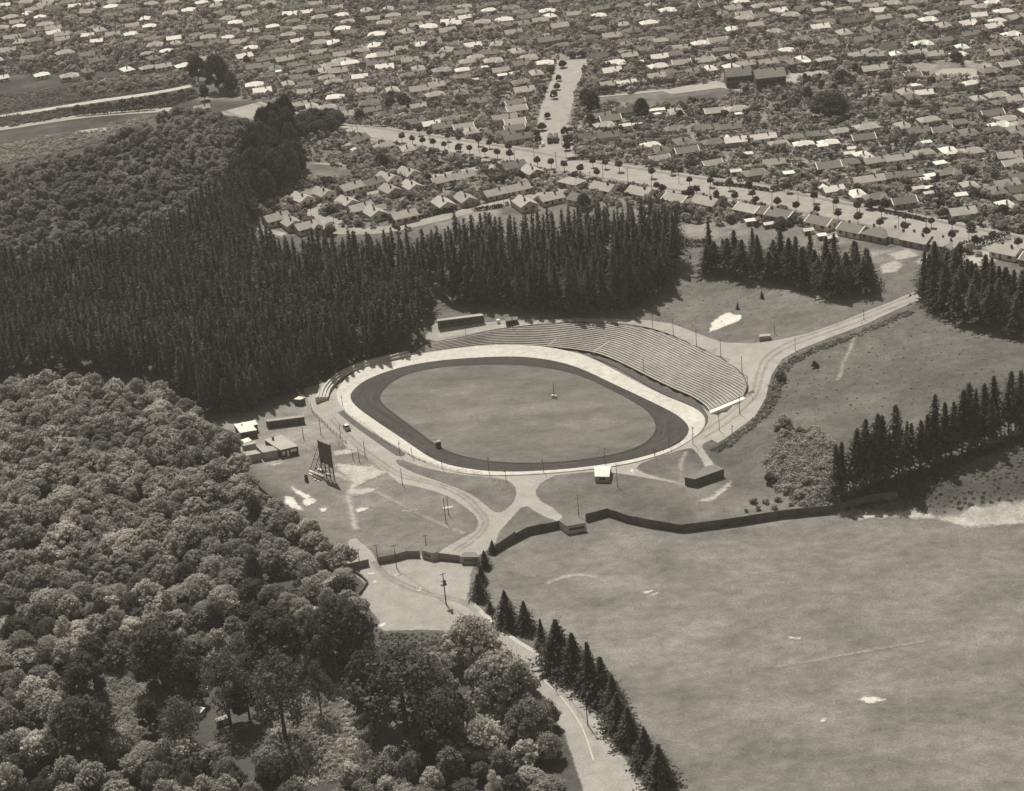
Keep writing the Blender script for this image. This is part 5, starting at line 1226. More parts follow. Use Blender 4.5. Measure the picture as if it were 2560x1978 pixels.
def scatter(poly, sp, jit=.9, tries=None, avoid=None):
    X = [p[0] for p in poly]; Y = [p[1] for p in poly]; out = []; grid = {}
    x0, x1, y0, y1 = min(X), max(X), min(Y), max(Y)
    n = tries or int((x1-x0)*(y1-y0)/sp/sp*7)
    cx = NR.uniform(x0, x1, n); cy = NR.uniform(y0, y1, n); ok = inpoly(cx, cy, poly)
    fx_, fy_ = proj(cx, cy, cx*0); ok &= (fx_ > -60) & (fx_ < 2620) & (fy_ < 2140) & (fy_ > -60)
    for x, y in zip(cx[ok], cy[ok]):
        i, j = int(x/sp), int(y/sp); bad = False
        for a in (i-1, i, i+1):
            for b in (j-1, j, j+1):
                for q_ in grid.get((a, b), ()):
                    if (q_[0]-x)**2+(q_[1]-y)**2 < sp*sp: bad = True
        if bad or (avoid and avoid(x, y)): continue
        grid.setdefault((i, j), []).append((x, y)); out.append((float(x), float(y)))
    return out
def inview(x, y, top=12, mrg=70):
    z = hgt(x, y); px, py = proj(x, y, z); px2, py2 = proj(x, y, z+top)
    return -mrg < px < IW+mrg and py2 < IH+10 and py > -20
# --- pine plantation on the left
PLANT = GD([(-320, 600), (160, 590), (300, 560), (400, 515), (470, 440), (500, 430), (535, 442), (535, 480), (522, 545), (600, 580), (700, 578), (800, 572), (872, 572), (935, 570), (952, 596), (915, 620), (912, 650), (902, 700), (893, 738),
            (830, 757), (745, 785), (665, 822), (600, 852), (520, 882), (440, 893), (400, 850), (330, 800), (160, 800), (-320, 810)])
pts = scatter(PLANT, 2.85)
pts = [q_ for q_ in pts if math.sin(q_[0]*.23+1.7*math.sin(q_[1]*.11))+math.sin(q_[1]*.31+1.3*math.sin(q_[0]*.13)) > -1.35 or R.random() < .35]
pts.sort(key=lambda p: p[1])
print('plantation', len(pts))
NF = 200
def stuff_trees(name, label, plist, protos, smin, smax, m):
    Vs = []
    for x, y in plist:
        me = protos[R.randrange(len(protos))]
        s = R.uniform(smin, smax); a = R.uniform(0, 6.28); c_, s_ = math.cos(a), math.sin(a)
        q_ = me*np.array((s*R.uniform(.75, 1.4), s*R.uniform(.75, 1.4), s)); Vs.append(np.stack([q_[:, 0]*c_-q_[:, 1]*s_+x, q_[:, 0]*s_+q_[:, 1]*c_+y, q_[:, 2]+hgt(x, y)], 1))
    V_ = np.concatenate(Vs); o = structure(name, mesh_np(name, V_, np.arange(len(V_)).reshape(-1, 4), m), label, 'stuff'); return o
def varr(me): a = np.empty(len(me.vertices)*3, np.float32); me.vertices.foreach_get('co', a); return a.reshape(-1, 3)
LOWP = [varr(conifer('crown', m_pine, 22, 3.1+.2*i, 8.5, 60, 4, 1.2, 80+i, pw=.8, wild=.55)) for i in range(4)]
for k, (x, y) in enumerate(pts[:NF]):
    px, py = proj(x, y, hgt(x, y)); qx = float(px)/1.17265
    if k < 110:
        lab, g = ('dark pine on the front edge of the plantation above the club yard', 'front pines above the club yard') if qx < 690 else ('dark pine on the plantation edge casting shade on the left terrace', 'pines beside the left terrace')
        if qx < 440: lab, g = 'dark pine on the front edge of the plantation above the bush', 'front pines above the bush'
    else: lab, g = ('dark slender pine inside the lower part of the left plantation', 'pines inside the plantation')
    plant(PINE[k % 6], 'pine_tree', lab, 'pine tree', x, y, R.uniform(.6, 1.02), g, sxy=R.uniform(.7, 1.25))
stuff_trees('pine_plantation', 'mass of dark plantation pines covering the hillside behind the oval', pts[NF:], LOWP, .55, 1.02, m_pine)
# --- central tall pines
CEN = GD([(935, 650), (925, 612), (965, 560), (1100, 548), (1240, 535), (1330, 520), (1420, 525), (1450, 560), (1436, 600), (1340, 668), (1250, 674), (1140, 668), (1040, 652), (985, 650)])
pc = scatter(CEN, 4.0)
gapx = GD([(920, 660), (925, 600), (958, 600), (968, 630), (964, 660)])
pc = [p for p in pc if not bool(inpoly(np.array(p[0]), np.array(p[1]), gapx)) or R.random() < .22]
pc.sort(key=lambda p: p[1]); print('central', len(pc))
for k, (x, y) in enumerate(pc[:130]):
    lab, g = ('tall dark pine at the front of the clump behind the terraces', 'front pines behind the terraces') if k < 45 else ('tall dark pine deep in the clump behind the terraces', 'inner pines behind the terraces')
    plant(TALL[k % 5], 'pine_tree', lab, 'pine tree', x, y, R.uniform(.66, 1.0), g, sxy=R.uniform(.65, 1.05))
if len(pc) > 130: stuff_trees('pine_clump', 'rear mass of the dark pine clump behind the terraces', pc[130:], LOWP, .85, 1.15, m_pine)
# --- right pine clump, far right pines
CL = GD([(1492, 590), (1510, 560), (1560, 560), (1640, 575), (1740, 590), (1840, 600), (1862, 618), (1800, 640), (1740, 625), (1640, 598), (1540, 592)])
for k, (x, y) in enumerate(sorted(scatter(CL, 4.0), key=lambda p: p[0])):
    plant(TALL[k % 5], 'clump_pine', 'dark pine in the right-hand clump above the grass slope', 'pine tree', x, y, R.uniform(.42, .8), 'pines of the right-hand clump', sxy=R.uniform(.75, 1.25))
x, y = G(*c18(0, 0)[:2]) if False else G(*C(1860, 550)(978, 560))
plant(TALL[1], 'clump_pine', 'lone pine with bare trunk at the right end of the right-hand clump', 'pine tree', x, y, .72)
FR = GD([(1965, 640), (1975, 615), (2030, 610), (2120, 640), (2300, 690), (2300, 760), (2120, 700), (2060, 690), (1990, 668)])
for k, (x, y) in enumerate(scatter(FR, 4.4)):
    plant(TALL[k % 5], 'roadside_pine', 'dark pine in the clump at the top of the climbing road', 'pine tree', x, y, R.uniform(.5, .82), 'pines at the top of the climbing road', sxy=R.uniform(.85, 1.3))
# --- row on the bank at right
ROW = [(730, 1085, 670), (760, 1050, 640), (850, 1010, 540), (935, 985, 480), (985, 960, 420), (1070, 945, 440), (1130, 930, 560), (1210, 905, 350), (1290, 880, 500), (1370, 850, 480), (1440, 830, 440), (1480, 800, 280), (1570, 770, 340), (1620, 760, 335), (1700, 725, 250), (1770, 690, 190), (1810, 680, 240), (1880, 640, 180), (1960, 600, 140), (2060, 570, 100), (2150, 540, 80)]
for k, (a, b, t_) in enumerate(ROW):
    px, py = c18(a, b); x, y = G(px, py); h = height_to(px, py, c18(0, t_)[1])
    plant(TALL[(k*3) % 5], 'row_pine', f'{ORD[k]} pine from left in the ragged row on the right bank', 'pine tree', x, y, h/26, 'pines in the row on the right bank', sxy=h/26*R.uniform(.95, 1.45))
rw2 = GD([(1775, 1062), (1850, 1020), (1950, 985), (2100, 950), (2300, 900), (2300, 915), (2100, 968), (1950, 1003), (1850, 1042)])
for k, (x, y) in enumerate(scatter(rw2, 13)):
    plant(PINE[k % 6], 'row_pine', 'thinner pine filling the ragged row on the right bank', 'pine tree', x, y, R.uniform(.7, 1.0), 'filler pines in the right bank row')
# --- conifers along the drive
c11 = C(1160, 1350)
CON = [((225, 100), 5, 'topmost small conifer against the dark fence'), ((165, 215), 85, 'second conifer down the drive, narrow, at the fence end'), ((140, 335), 200, 'third conifer down the drive, widest of the upper cluster'), ((120, 455), 270, 'fourth conifer down the drive, with clear shadow at its foot'),
       ((205, 560), 470, 'small dark conifer bush behind the pole by the drive'), ((335, 660), 400, 'fifth full conifer down the drive, dense and round-based'), ((480, 705), 480, 'conifer with horizontal tiers and a round shadow beneath'), ((612, 850), 620, 'slim pointed conifer right behind the tall pole'),
       ((740, 990), 630, 'tall conifer with tufted tip left of the lower group'), ((865, 1080), 735, 'broad conifer in the lower drive group, third from its top'), ((985, 1200), 805, 'slender-tipped conifer in the middle of the lower group'), ((1080, 1240), 920, 'conifer with narrow spire on the field side'),
       ((1170, 1350), 1060, 'conifer third from the bottom of the drive row'), ((1210, 1480), 1200, 'rounded conifer second from the bottom of the drive row'), ((1290, 1600), 1310, 'lowest broad conifer of the drive row in the print'), ((1420, 1760), 1470, 'next conifer below, near the bottom edge'), ((1530, 1900), 1600, 'last conifer at the bottom edge of the view')]
for k, ((a, b), t_, lab) in enumerate(CON):
    px, py = c11(a, b); x, y = G(px, py); h = height_to(px, py, c11(0, t_)[1])
    plant(SPRUCE[k % 4], 'conifer_tree', lab, 'conifer', x, y, h/12, 'conifers along the lower drive', sxy=h/12*(1.25 if k not in (7, 10) else .85)*R.uniform(.85, 1.12))
# two saplings on the north slope
for (a, b, t_, lab) in ((1510, 695, 640, 'little dark sapling beside the white bare patch'), (1700, 610, 545, 'little dark sapling higher on the grass slope'), (1140, 300, 265, 'small dark bush near the top of the grass slope')):
    px, py = c13(a, b); x, y = G(px, py); h = height_to(px, py, c13(0, t_)[1])
    plant(SPRUCE[0], 'sapling', lab, 'sapling', x, y, h/12, sxy=h/12*.8)
# --- broadleaf bush on the left
BUSHQ = []
def bush(poly, sp, protos, smin, smax, lab, g, name='broadleaf_tree', m=None, limit=None):
    L = scatter(poly, sp); L.sort(key=lambda p: p[1])
    for k, (x, y) in enumerate(L):
        if occupied(x, y, 1.2): continue
        if name == 'broadleaf_tree' and m is None: BUSHQ.append((y, x, smin, smax, lab, g)); continue
        plant(protos[R.randrange(len(protos))], name, lab, 'tree', x, y, R.uniform(smin, smax), g, m=m)
    print(g, len(L))
bush(GD([(-320, 840), (160, 835), (330, 845), (400, 880), (450, 925), (500, 985), (515, 1030), (360, 1060), (160, 1060), (-320, 1060)]), 5.5, BROAD, .78, 1.12, 'grey-green broadleaf tree packed in the upper bush below the pine plantation', 'upper bush trees')
bush(GD([(-320, 1068), (160, 1068), (360, 1068), (525, 1040), (590, 1105), (640, 1130), (700, 1170), (738, 1210), (735, 1255), (500, 1262), (160, 1262), (-320, 1262)]), 5.5, BROAD, .75, 1.1, 'grey-green broadleaf tree packed in the middle of the left bush', 'middle bush trees')
bush(GD([(-320, 1270), (160, 1270), (500, 1270), (730, 1265), (762, 1320), (790, 1370), (740, 1420), (640, 1440), (480, 1440), (360, 1430), (300, 1420), (160, 1430), (-320, 1440)]), 5.6, BROAD, .75, 1.1, 'grey-green broadleaf tree packed in the lower bush above the clearings', 'lower bush trees')
bush(GD([(-320, 1450), (120, 1450), (150, 1600), (300, 1610), (560, 1640), (640, 1690), (640, 1800), (-320, 1800)]), 6.2, BROAD, .8, 1.1, 'broadleaf tree at the bottom left corner below the clearings', 'bottom-left trees')
cA = C(160, 1350); cB = C(760, 1350)
def one(proto, f, a, b, ty, lab, m=None, name='broadleaf_tree', H=13.0, w=1.0):
    px, py = f(a, b); x, y = G(px, py); h = height_to(px, py, f(0, ty)[1]); s = h/H
    plant(proto, name, lab, 'tree', x, y, s, None, m=m, sxy=s*w)
one(BIG[0], cA, 1670, 1010, 545, 'round dark tree on a clear trunk above the bottom clearing', w=1.0)
one(BIG[1], cA, 800, 1190, 690, 'big dark spreading tree beside the pale scrub at lower left', w=.95)
one(BIG[2], cA, 960, 1260, 900, 'dark tree just below the big spreading one at lower left', w=.8)
one(GUM[0], cA, 1300, 1440, 850, 'tall wispy gum left of the bottom clearing', H=20, name='gum_tree', w=1.2)
one(GUM[1], cA, 1730, 1560, 880, 'tallest wispy gum with bare stems at the bottom clearing', H=20, name='gum_tree', w=1.3)
one(GUM[2], cA, 2010, 1380, 960, 'thin wispy gum right of the bottom clearing', H=20, name='gum_tree', w=.9)
one(BIG[0], cA, 190, 1240, 900, 'dark tree on a bare trunk at the far lower left')
one(BIG[1], cA, 180, 1720, 1250, 'black dome-shaped tree in the bottom left corner', w=1.1)
one(BIG[2], cA, 680, 1480, 1270, 'small dark tree by the broken shed roof', H=12, w=.7)
one(GUM[0], cA, 950, 1640, 1220, 'grey straggly tree over the debris at the bottom', H=20, name='gum_tree', w=1.5)
one(BIG[2], cA, 1450, 1400, 1060, 'dark tree between the wispy gums', w=.8)
one(BIG[0], cA, 1200, 760, 500, 'dark tree among paler bush left of the round dark tree', w=.7)
one(BIG[1], cA, 1500, 420, 120, 'narrow black tree standing in the middle bush', w=.5)
one(BIG[1], C(160, 900), 1500, 1300, 1060, 'black rounded tree at the bush edge below the low fence', w=.7)
one(WILLOW[0], cB, 300, 990, 480, 'big bushy tree overhanging the left of the car park', m=m_leafd, H=11.5, w=.85)
one(BROAD[2], cB, 450, 990, 750, 'pale-topped small tree at the corner below the car park', H=9.2)
one(WILLOW[1], cB, 1320, 960, 610, 'light bushy willow below the car park, left of the drive', H=11.5, w=.95)
one(WILLOW[2], cB, 1560, 1330, 900, 'large light willow bulging over the drive edge', H=11.5, w=1.0)
one(WILLOW[0], cB, 1780, 1580, 1260, 'lowest light willow beside the white kerb line', H=11.5, w=.95)
one(WILLOW[1], cB, 1380, 1680, 1400, 'low light willow at the bottom middle', H=11.5, w=1.1)
one(GUM[1], cB, 800, 1500, 830, 'wide wispy dark tree in the middle of the bottom thicket', H=20, name='gum_tree', w=1.75)
one(BIG[2], cB, 540, 1400, 880, 'dark tree between clearing and bottom thicket', w=.8)
one(BIG[0], cB, 1020, 1330, 900, 'dark tree in the bottom thicket left of the large willow', m=m_leaf, w=.9)
one(WILLOW[2], cB, 1120, 1640, 1200, 'dark bushy tree at the bottom of the thicket', m=m_leafd, H=11.5, w=.9)  # willow shape with the dark leaf colour
bush(GD([(1000, 1470), (1120, 1480), (1190, 1560), (1180, 1800), (700, 1800), (760, 1640), (900, 1600)]), 6.0, BROAD, .75, 1.05, 'broadleaf tree filling the bottom thicket left of the drive', 'bottom thicket trees')
BUSHQ.sort(); NB = 262
print('bush', len(BUSHQ))
for y, x, s0, s1, lab, g in BUSHQ[:NB]:
    if R.random() < .14:
        q_ = R.choice((0, 1)); s_ = R.uniform(.42, .58) if q_ == 0 else R.uniform(.55, .8); plant((GUM if q_ == 0 else WILLOW)[R.randrange(3)], 'broadleaf_tree', lab, 'tree', x, y, s_, g, m=R.choice((m_leaf, m_leafm, m_leafl))); continue
    plant(BROAD[R.randrange(8)], 'broadleaf_tree', lab, 'tree', x, y, R.uniform(s0*.75, s1*1.15), g, sxy=R.uniform(s0*.8, s1*1.15), m=R.choice((m_leaf, m_leaf, m_leaf, m_leaf, m_leafm, m_leafl, m_leafd)))
if len(BUSHQ) > NB: stuff_trees('broadleaf_bush', 'mass of rounded broadleaf bush filling the upper left bush below the pines', [(q_[1], q_[0]) for q_ in BUSHQ[NB:]], [varr(lobes_crown('crown', m_leaf, round_lobes(4.1+.3*(i % 3), 4.2, 9.2-.6*(i % 4), 15+2*(i % 4), 1.1+.12*(i % 3), 200+i), .6, .9, fuzz=.2)) for i in range(7)], .62, 1.2, m_leafb)
# scrub in the clearings and on the right bank
edge = smooth_line(GD([(1515, 960), (1560, 930), (1600, 905), (1632, 868), (1645, 815), (1665, 780), (1700, 756), (1760, 732), (1850, 700), (1930, 665)]), 2)
def cover(poly, sp, label, m, smin, smax, name='low_scrub'):
    L = [q_ for q_ in scatter(poly, sp) if not occupied(q_[0], q_[1], .5)]
    if L: stuff_trees(name, label, L, SHC, smin, smax, m)
    print(label, len(L))
SHC = [varr(lobes_crown('crown', m_leaf, [(0, 0, .5, .9), (.9, .3, .35, .7), (-.6, .7, .4, .8), (.2, -.8, .3, .7)], .42, .9, core=False, fuzz=.25)) for i in range(4)]
def scrub(poly, sp, lab, g, m, smin=.5, smax=1.1, name='shrub'):
    L = scatter(poly, sp)
    for x, y in L:
        if occupied(x, y, .8): continue
        plant(SHRUB[R.randrange(6)], name, lab, 'shrub', x, y, R.uniform(smin, smax), g, parts=False, m=m)
    print(g, len(L))
cover(GD([(160, 1425), (340, 1400), (372, 1470), (280, 1590), (165, 1600), (120, 1500)]), 1.5, 'low pale scrub covering the clearing at lower left', m_leafl, .4, .95)
cover(GD([(570, 1450), (770, 1415), (800, 1520), (790, 1650), (640, 1680), (560, 1570)]), 1.7, 'low pale scrub covering the bottom clearing', m_leaf, .35, .9)
cover(GD([(812, 1350), (985, 1352), (960, 1430), (800, 1430)]), 1.6, 'dark low scrub below the car park edge', m_leafm, .35, .8)
cover(GW(c1((-900, 660), (90, 530), (500, 480), (1000, 390), (1040, 450), (800, 530), (400, 545), (90, 590), (-900, 740))), 2.6, 'dark scrub between the white valley road and the bare track', m_leafm, .6, 1.4)
cover(GW(c1((-900, 480), (90, 370), (600, 330), (1000, 270), (1010, 330), (700, 400), (90, 480), (-900, 640))), 2.6, 'dark scrub on the flat above the white valley road', m_leafm, .6, 1.4)
cover(GW(c1((-900, 900), (90, 730), (340, 690), (700, 590), (900, 540), (1000, 560), (600, 680), (300, 800), (-900, 1050))), 2.4, 'rough scrub on the near side of the valley', m_leaf, .5, 1.2)
cover(GW(c18((170, 790), (290, 600), (560, 530), (680, 640), (640, 900), (740, 1060), (600, 1140), (420, 1130), (230, 980))), 1.5, 'pale gorse covering the slope left of the right-hand pine row', m_leafl, .6, 1.3, 'gorse_cover')
cover(GW(c18((760, 1110), (1000, 985), (1300, 870), (1500, 790), (1830, 690), (2250, 560), (2250, 640), (1840, 760), (1640, 880), (1420, 1060), (1200, 1100), (1000, 1150), (800, 1180))), 1.35, 'dark growth added as shade on the steep bank face below the right-hand pine row', m_leafd, .35, .75, 'bank_shade_scrub')  # dark leaves added over the bank to paint in its shade
cover(GW(C(1860, 550)((250, 1100), (520, 960), (900, 800), (1400, 750), (1800, 900), (2100, 1050), (2100, 1300), (1500, 1420), (1000, 1480), (500, 1560), (150, 1450))), 3.6, 'rough tussocks over the right-hand grass slope', m_leaf, .1, .3, 'tussock')
cover(GW(c13((650, 700), (1000, 480), (1250, 420), (1700, 520), (2000, 600), (1700, 850), (1250, 850), (900, 760))), 5.0, 'thin tussocks on the upper grass slope', m_leaf, .1, .3, 'tussock')
cover(resample(edge, 60)[:, :2].tolist()+[(x_+3.5, y_-2.5) for x_, y_ in resample(edge, 60)[::-1]], 1.2, 'dark rough growth along the outer edge of the climbing road', m_leafm, .3, .75)
scrub(c18 and GW(c18((180, 780), (300, 600), (560, 540), (640, 640), (600, 900), (700, 1040), (600, 1130), (430, 1120), (250, 980))), 5.5, 'larger pale gorse bush on the slope left of the right-hand pine row', 'gorse on the right slope', m_leafl, .7, 1.15, 'gorse_bush')
cover(GW(c18((1000, 1180), (1200, 1140), (1430, 1060), (1640, 890), (1840, 780), (2250, 680), (2250, 1080), (1840, 1120), (1600, 1190), (1300, 1160))), 1.9, 'rough pale growth between the dark bank and the bare ground', m_leaf, .15, .6, 'rough_growth')
scrub(GW(c18((0, 1190), (200, 1170), (430, 1150), (200, 1060), (50, 1100))), 4.0, 'low bush behind the long dark fence near its right part', 'bushes behind the long fence', m_leafl, .4, .8)
px, py = c18(310, 530); x, y = G(px, py); plant(BROAD[1], 'round_bush', 'large round bush standing alone on the right slope', 'bush', x, y, .82, m=m_leaf, z=hgt(x, y)-2.5)
for (a, b, s, lab) in ((285, 160, .9, 'dark bush on the bank edge above the large round bush'), (555, 60, .5, 'small bush on the right slope near the path scar'), (210, 960, .9, 'dark bush at the left edge of the gorse'), (550, 30, .3, 'tiny dark tuft upslope of the small bush')):
    x, y = G(*c18(a, b)); plant(SHRUB[2], 'shrub', lab, 'shrub', x, y, s*1.5, m=m_leafd)
for k, p in enumerate(resample(edge, 46)):
    if R.random() < .3:
        plant(SHRUB[k % 6], 'shrub', 'low rough bush along the outer edge of the climbing road', 'shrub', p[0]+R.uniform(.5, 4), p[1]-R.uniform(.2, 3), R.uniform(.25, .55), 'bushes edging the climbing road', parts=False, m=m_leaf)
# --- ridge bush at upper left
LOWB = [varr(lobes_crown('crown', m_leafd, round_lobes(4.1, 4.0, 8.4, 9, 1.6, 160+i), .8, .85)) for i in range(4)]
hb_ = scatter(GD([(492, 425), (545, 335), (580, 290), (615, 272), (632, 330), (637, 388), (600, 418), (540, 440)]), 6.2)
for k, (x, y) in enumerate(hb_): plant(BIG[k % 3], 'hilltop_tree', 'huge black evergreen massed at the right end of the upper-left ridge', 'tree', x, y, R.uniform(1.0, 1.75), 'black evergreens at the ridge end', sxy=R.uniform(.8, 1.1), m=m_pine)
rb = scatter(GD([(-320, 420), (160, 350), (260, 300), (380, 255), (500, 265), (560, 290), (540, 360), (470, 420), (390, 490), (300, 530), (160, 560), (-320, 570)]), 6.0)
print('ridge', len(rb))
stuff_trees('ridge_bush', 'dark broadleaf bush covering the ridge at upper left', rb, LOWB, .5, 1.1, m_leafm)
c1z = c1
for k, (a, b, t_, lab) in enumerate(((1050, 330, 120, 'tall broad tree on a bare trunk beyond the white valley road'), (1210, 400, 110, 'tall loose tree just right of the bare-trunked one'), (1310, 420, 250, 'dark tree below the two tall trees at upper left'), (1100, 470, 350, 'dark rounded tree at the end of the white valley road'), (200, 360, 270, 'dark bush tree above the white valley road near the left edge'), (1430, 200, 120, 'dark tree clump in front of the far-left houses'))):
    px, py = c1z(a, b); x, y = G(px, py); h = height_to(px, py, c1z(0, t_)[1]); plant(BIG[k % 3], 'broadleaf_tree', lab, 'tree', x, y, h/13, sxy=h/13*.8)
bush(GW(c1((90, 380), (260, 330), (560, 330), (980, 270), (1000, 320), (700, 370), (300, 430), (90, 440))), 4.2, SHRUB, .9, 1.9, 'dark scrub tree in the strip above the white valley road', 'scrub above the valley road', 'scrub_tree', m_leaf)
bush(GW(c1((90, 540), (400, 500), (800, 440), (1000, 410), (1020, 460), (700, 530), (300, 560), (90, 590))), 4.2, SHRUB, .7, 1.4, 'dark scrub below the white valley road', 'scrub below the valley road', 'scrub_tree', m_leafd)
bush(GW(z1((760, 1140), (1000, 1080), (1340, 1080), (1390, 1220), (1100, 1280), (780, 1300))), 5.5, BROAD, .8, 1.25, 'dark tree in the clump at the left end of the avenue', 'dark clump at the avenue end', m=m_leafd)
# --- street trees
LT = [(z2, s) for s in ((20, 1260), (165, 1285), (305, 1310), (450, 1335), (600, 1360), (945, 1415), (1155, 1450), (1325, 1480), (1495, 1500), (1870, 1590), (2060, 1610), (260, 1165), (400, 1205), (650, 1245), (800, 1275), (1070, 1305), (1215, 1340), (1480, 1405))] + \
     [(z8, s) for s in ((55, 170), (275, 225), (505, 270), (445, 120), (615, 140), (805, 180), (1250, 265), (1765, 370), (1780, 540), (1865, 510), (1320, 450), (1400, 500), (1520, 220))] + \
     [(z9, s) for s in ((85, 385), (350, 425), (610, 460), (165, 555), (420, 595), (710, 635), (1000, 680), (1255, 730), (1540, 775), (1500, 600), (1800, 670), (2090, 730), (1830, 835), (2100, 890), (660, 550), (1145, 460))] + \
     [(z10, s) for s in ((785, 790), (1110, 870), (1465, 930), (1750, 960), (765, 960), (1100, 1020), (1400, 1085), (1745, 1130), (2060, 1190), (2300, 1130), (2400, 1290), (2650, 1230))]
LT = sorted([f(*s) for f, s in LT])
for i, (px, py) in enumerate(LT):
    x, y = G(px, py, 3.6)
    plant(LOLLI[i % 3], 'street_tree', f'small round street tree on a thin trunk, {ORD[i]} from left along the avenue' if i < 40 else f'small round street tree on a thin trunk, {ORD[len(LT)-1-i]} from right along the avenue', 'street tree', x, y, R.uniform(.9, 1.15), 'round trees along the avenue')
ST = [z2(*s) for s in ((2100, 680), (2010, 950), (1930, 1110), (1870, 1200), (1880, 1280), (2140, 560), (2160, 440))] + [z3(*s) for s in ((230, 860), (130, 1170), (110, 1290), (90, 1380), (30, 260), (420, 280), (60, 1180))]
for i, (px, py) in enumerate(sorted(ST)):
    x, y = G(px, py, 3.0); plant(BROAD[i % 8], 'street_tree', f'{ORD[i]} from left of the bushy trees lining the tram street', 'street tree', x, y, R.uniform(.45, .62), 'bushy trees along the tram street', m=m_leafd)
# --- named garden and school trees
NT = [(z3, 350, 790, 610, 1.0, 'large dark tree right of the tram street'), (z3, 430, 900, 640, 1.0, 'dark columnar tree beside the large one right of the tram street'), (z3, 1120, 1010, 740, .9, 'dark pointed tree in the middle right suburb'), (z3, 1640, 1020, 900, 1, 'round dark tree beside a pale hipped house'),
      (z3, 420, 1110, 950, 1.0, 'dark bush mass in the gardens by the tram street'), (z3, 1840, 830, 730, .7, 'dark upright tree at the school field edge'), (z3, 1960, 850, 740, 1.2, 'dark spreading tree at the school field edge'), (z3, 2090, 850, 770, 1.0, 'last dark tree of the school field edge'), (z3, 1680, 880, 800, 1.2, 'dark low tree left of the school field edge group'), (z3, 1450, 870, 790, 1.1, 'dark low tree at the field corner'),
      (z4, 1500, 1010, 640, 1.6, 'huge dark spreading tree below the school, biggest of the suburb'), (z4, 370, 670, 580, 1.0, 'round dark tree in front of the school gap'), (z4, 1090, 490, 430, 1, 'small round tree on the pale school yard'), (z4, 1160, 520, 400, .8, 'slim dark tree on the school yard'), (z4, 1220, 540, 430, .9, 'dark tree right of the slim one on the school yard'), (z4, 1360, 500, 395, .8, 'dark upright tree at the back of the school yard'),
      (z4, 1390, 600, 490, .9, 'dark tree in front of the upright one, school yard'), (z4, 1200, 770, 580, .8, 'tall dark double tree below the school yard'), (z4, 1560, 660, 530, .8, 'dark tree above the huge spreading tree'), (z4, 1660, 520, 350, 1.3, 'dark tree group near the long pale school hall'), (z4, 1810, 520, 430, 1.2, 'low dark tree by the long pale school hall'), (z4, 1850, 400, 260, .8, 'dark tree touching the long pale school hall'),
      (z4, 880, 800, 690, 1, 'dark garden tree left of the double tree'), (z4, 1050, 790, 690, .9, 'dark garden tree nearest the double tree'), (z5, 1470, 560, 440, 1.2, 'dark round tree by the upper right playground'), (z5, 1800, 230, 100, 1.6, 'dark tree mass at the top right corner'), (z5, 1890, 310, 240, .9, 'small dark tree at the top right playground'),
      (z1, 890, 470, 370, 1.1, 'dark tree in the far-left gardens'), (z1, 700, 750, 640, 1.2, 'dark tree at the left of the garden strips'), (z1, 1640, 1050, 900, 1.1, 'dark tree above the avenue at far left'), (z1, 2060, 880, 730, 1.2, 'dark leafy tree in the far-left garden corner'), (z2, 60, 850, 680, 1.2, 'dark rounded tree right of the garden corner'), (z2, 940, 1060, 970, .9, 'round dark tree among long pale roofs'), (z2, 2050, 400, 310, 1.5, 'dark hedge-like tree at the street corner'),
      (z6, 1720, 190, 20, 1.3, 'big dark tree behind the estate houses'), (z6, 1440, 120, 50, 1, 'small round tree in the field behind the estate'), (z6, 1280, 140, 75, 1, 'another small round tree in the field behind the estate'), (z2, 800, 1470, 1360, 1.0, 'dark tree cluster by the avenue'), (z8, 1800, 260, 100, 1.2, 'dark tree above the avenue kerb'), (z9, 1040, 1050, 920, 1.4, 'dark round bush in the gardens below the avenue'), (z9, 1170, 1000, 890, 1, 'dark bush beside the round one below the avenue'),
      (z10, 640, 780, 640, 1.3, 'dark tree left of the white-edged house above the avenue'), (z10, 1030, 290, 170, .7, 'dark tree with bare stem in the right gardens'), (z10, 2000, 1080, 960, 1.3, 'dark tree mass above the avenue at right edge'), (z9, 1560, 330, 250, 1.2, 'dark tree in the gardens above the avenue'), (z8, 330, 780, 560, .9, 'dark tree beside the estate road end'), (z3, 170, 190, 110, 1.6, 'low dark tree closing the far end of the tram street'), (z3, 290, 180, 90, 1.6, 'second dark tree closing the far end of the tram street'), (z3, 60, 130, 70, 1.5, 'dark tree on the far left corner of the tram street')]
for k, (f, a, b, t_, w, lab) in enumerate(NT):
    px, py = f(a, b); x, y = G(px, py); h = height_to(px, py, f(0, t_)[1]); plant(BIG[k % 3], 'garden_tree', lab, 'tree', x, y, h/13, sxy=h/13*w)
# --- hedges
def hedge(pts, w, h, label, group='hedges of the suburb', m=None):
    L = resample(pts, max(3, int(sum(math.hypot(pts[i+1][0]-pts[i][0], pts[i+1][1]-pts[i][1]) for i in range(len(pts)-1))/.8)))
    n = len(L)*14
    k = NR.integers(0, len(L)-1, n); u = NR.random((n, 1)); base = L[k]*(1-u)+L[k+1]*u
    zz = np.array([hgt(*p) for p in L]); zb_ = zz[k]
    off = NR.uniform(-w/2, w/2, (n, 2)); hh_ = NR.uniform(.1, 1, n)**.5*h
    x0, y0 = L[0]; z0 = hgt(x0, y0)
    c = np.concatenate([base-L[0]+off, (hh_+zb_-z0)[:, None]], 1)
    V_ = quads(c, sph(n)+np.array((0, 0, .5)), NR.uniform(.5, 1.1, n))
    t_ = thing('hedge', label, 'hedge', (x0, y0, z0), 0, group, data=mesh_np('hedge', V_, np.arange(len(V_)).reshape(-1, 4), m or m_leafd))
hedge(GW(z3((480, 690), (1000, 620), (1500, 560), (1800, 520))), 3.5, 4, 'longest dark hedge above the school field')
hedge(GW(z4((850, 395), (1200, 350), (1580, 310))), 3.5, 4, 'dark hedge behind the pale school yard')
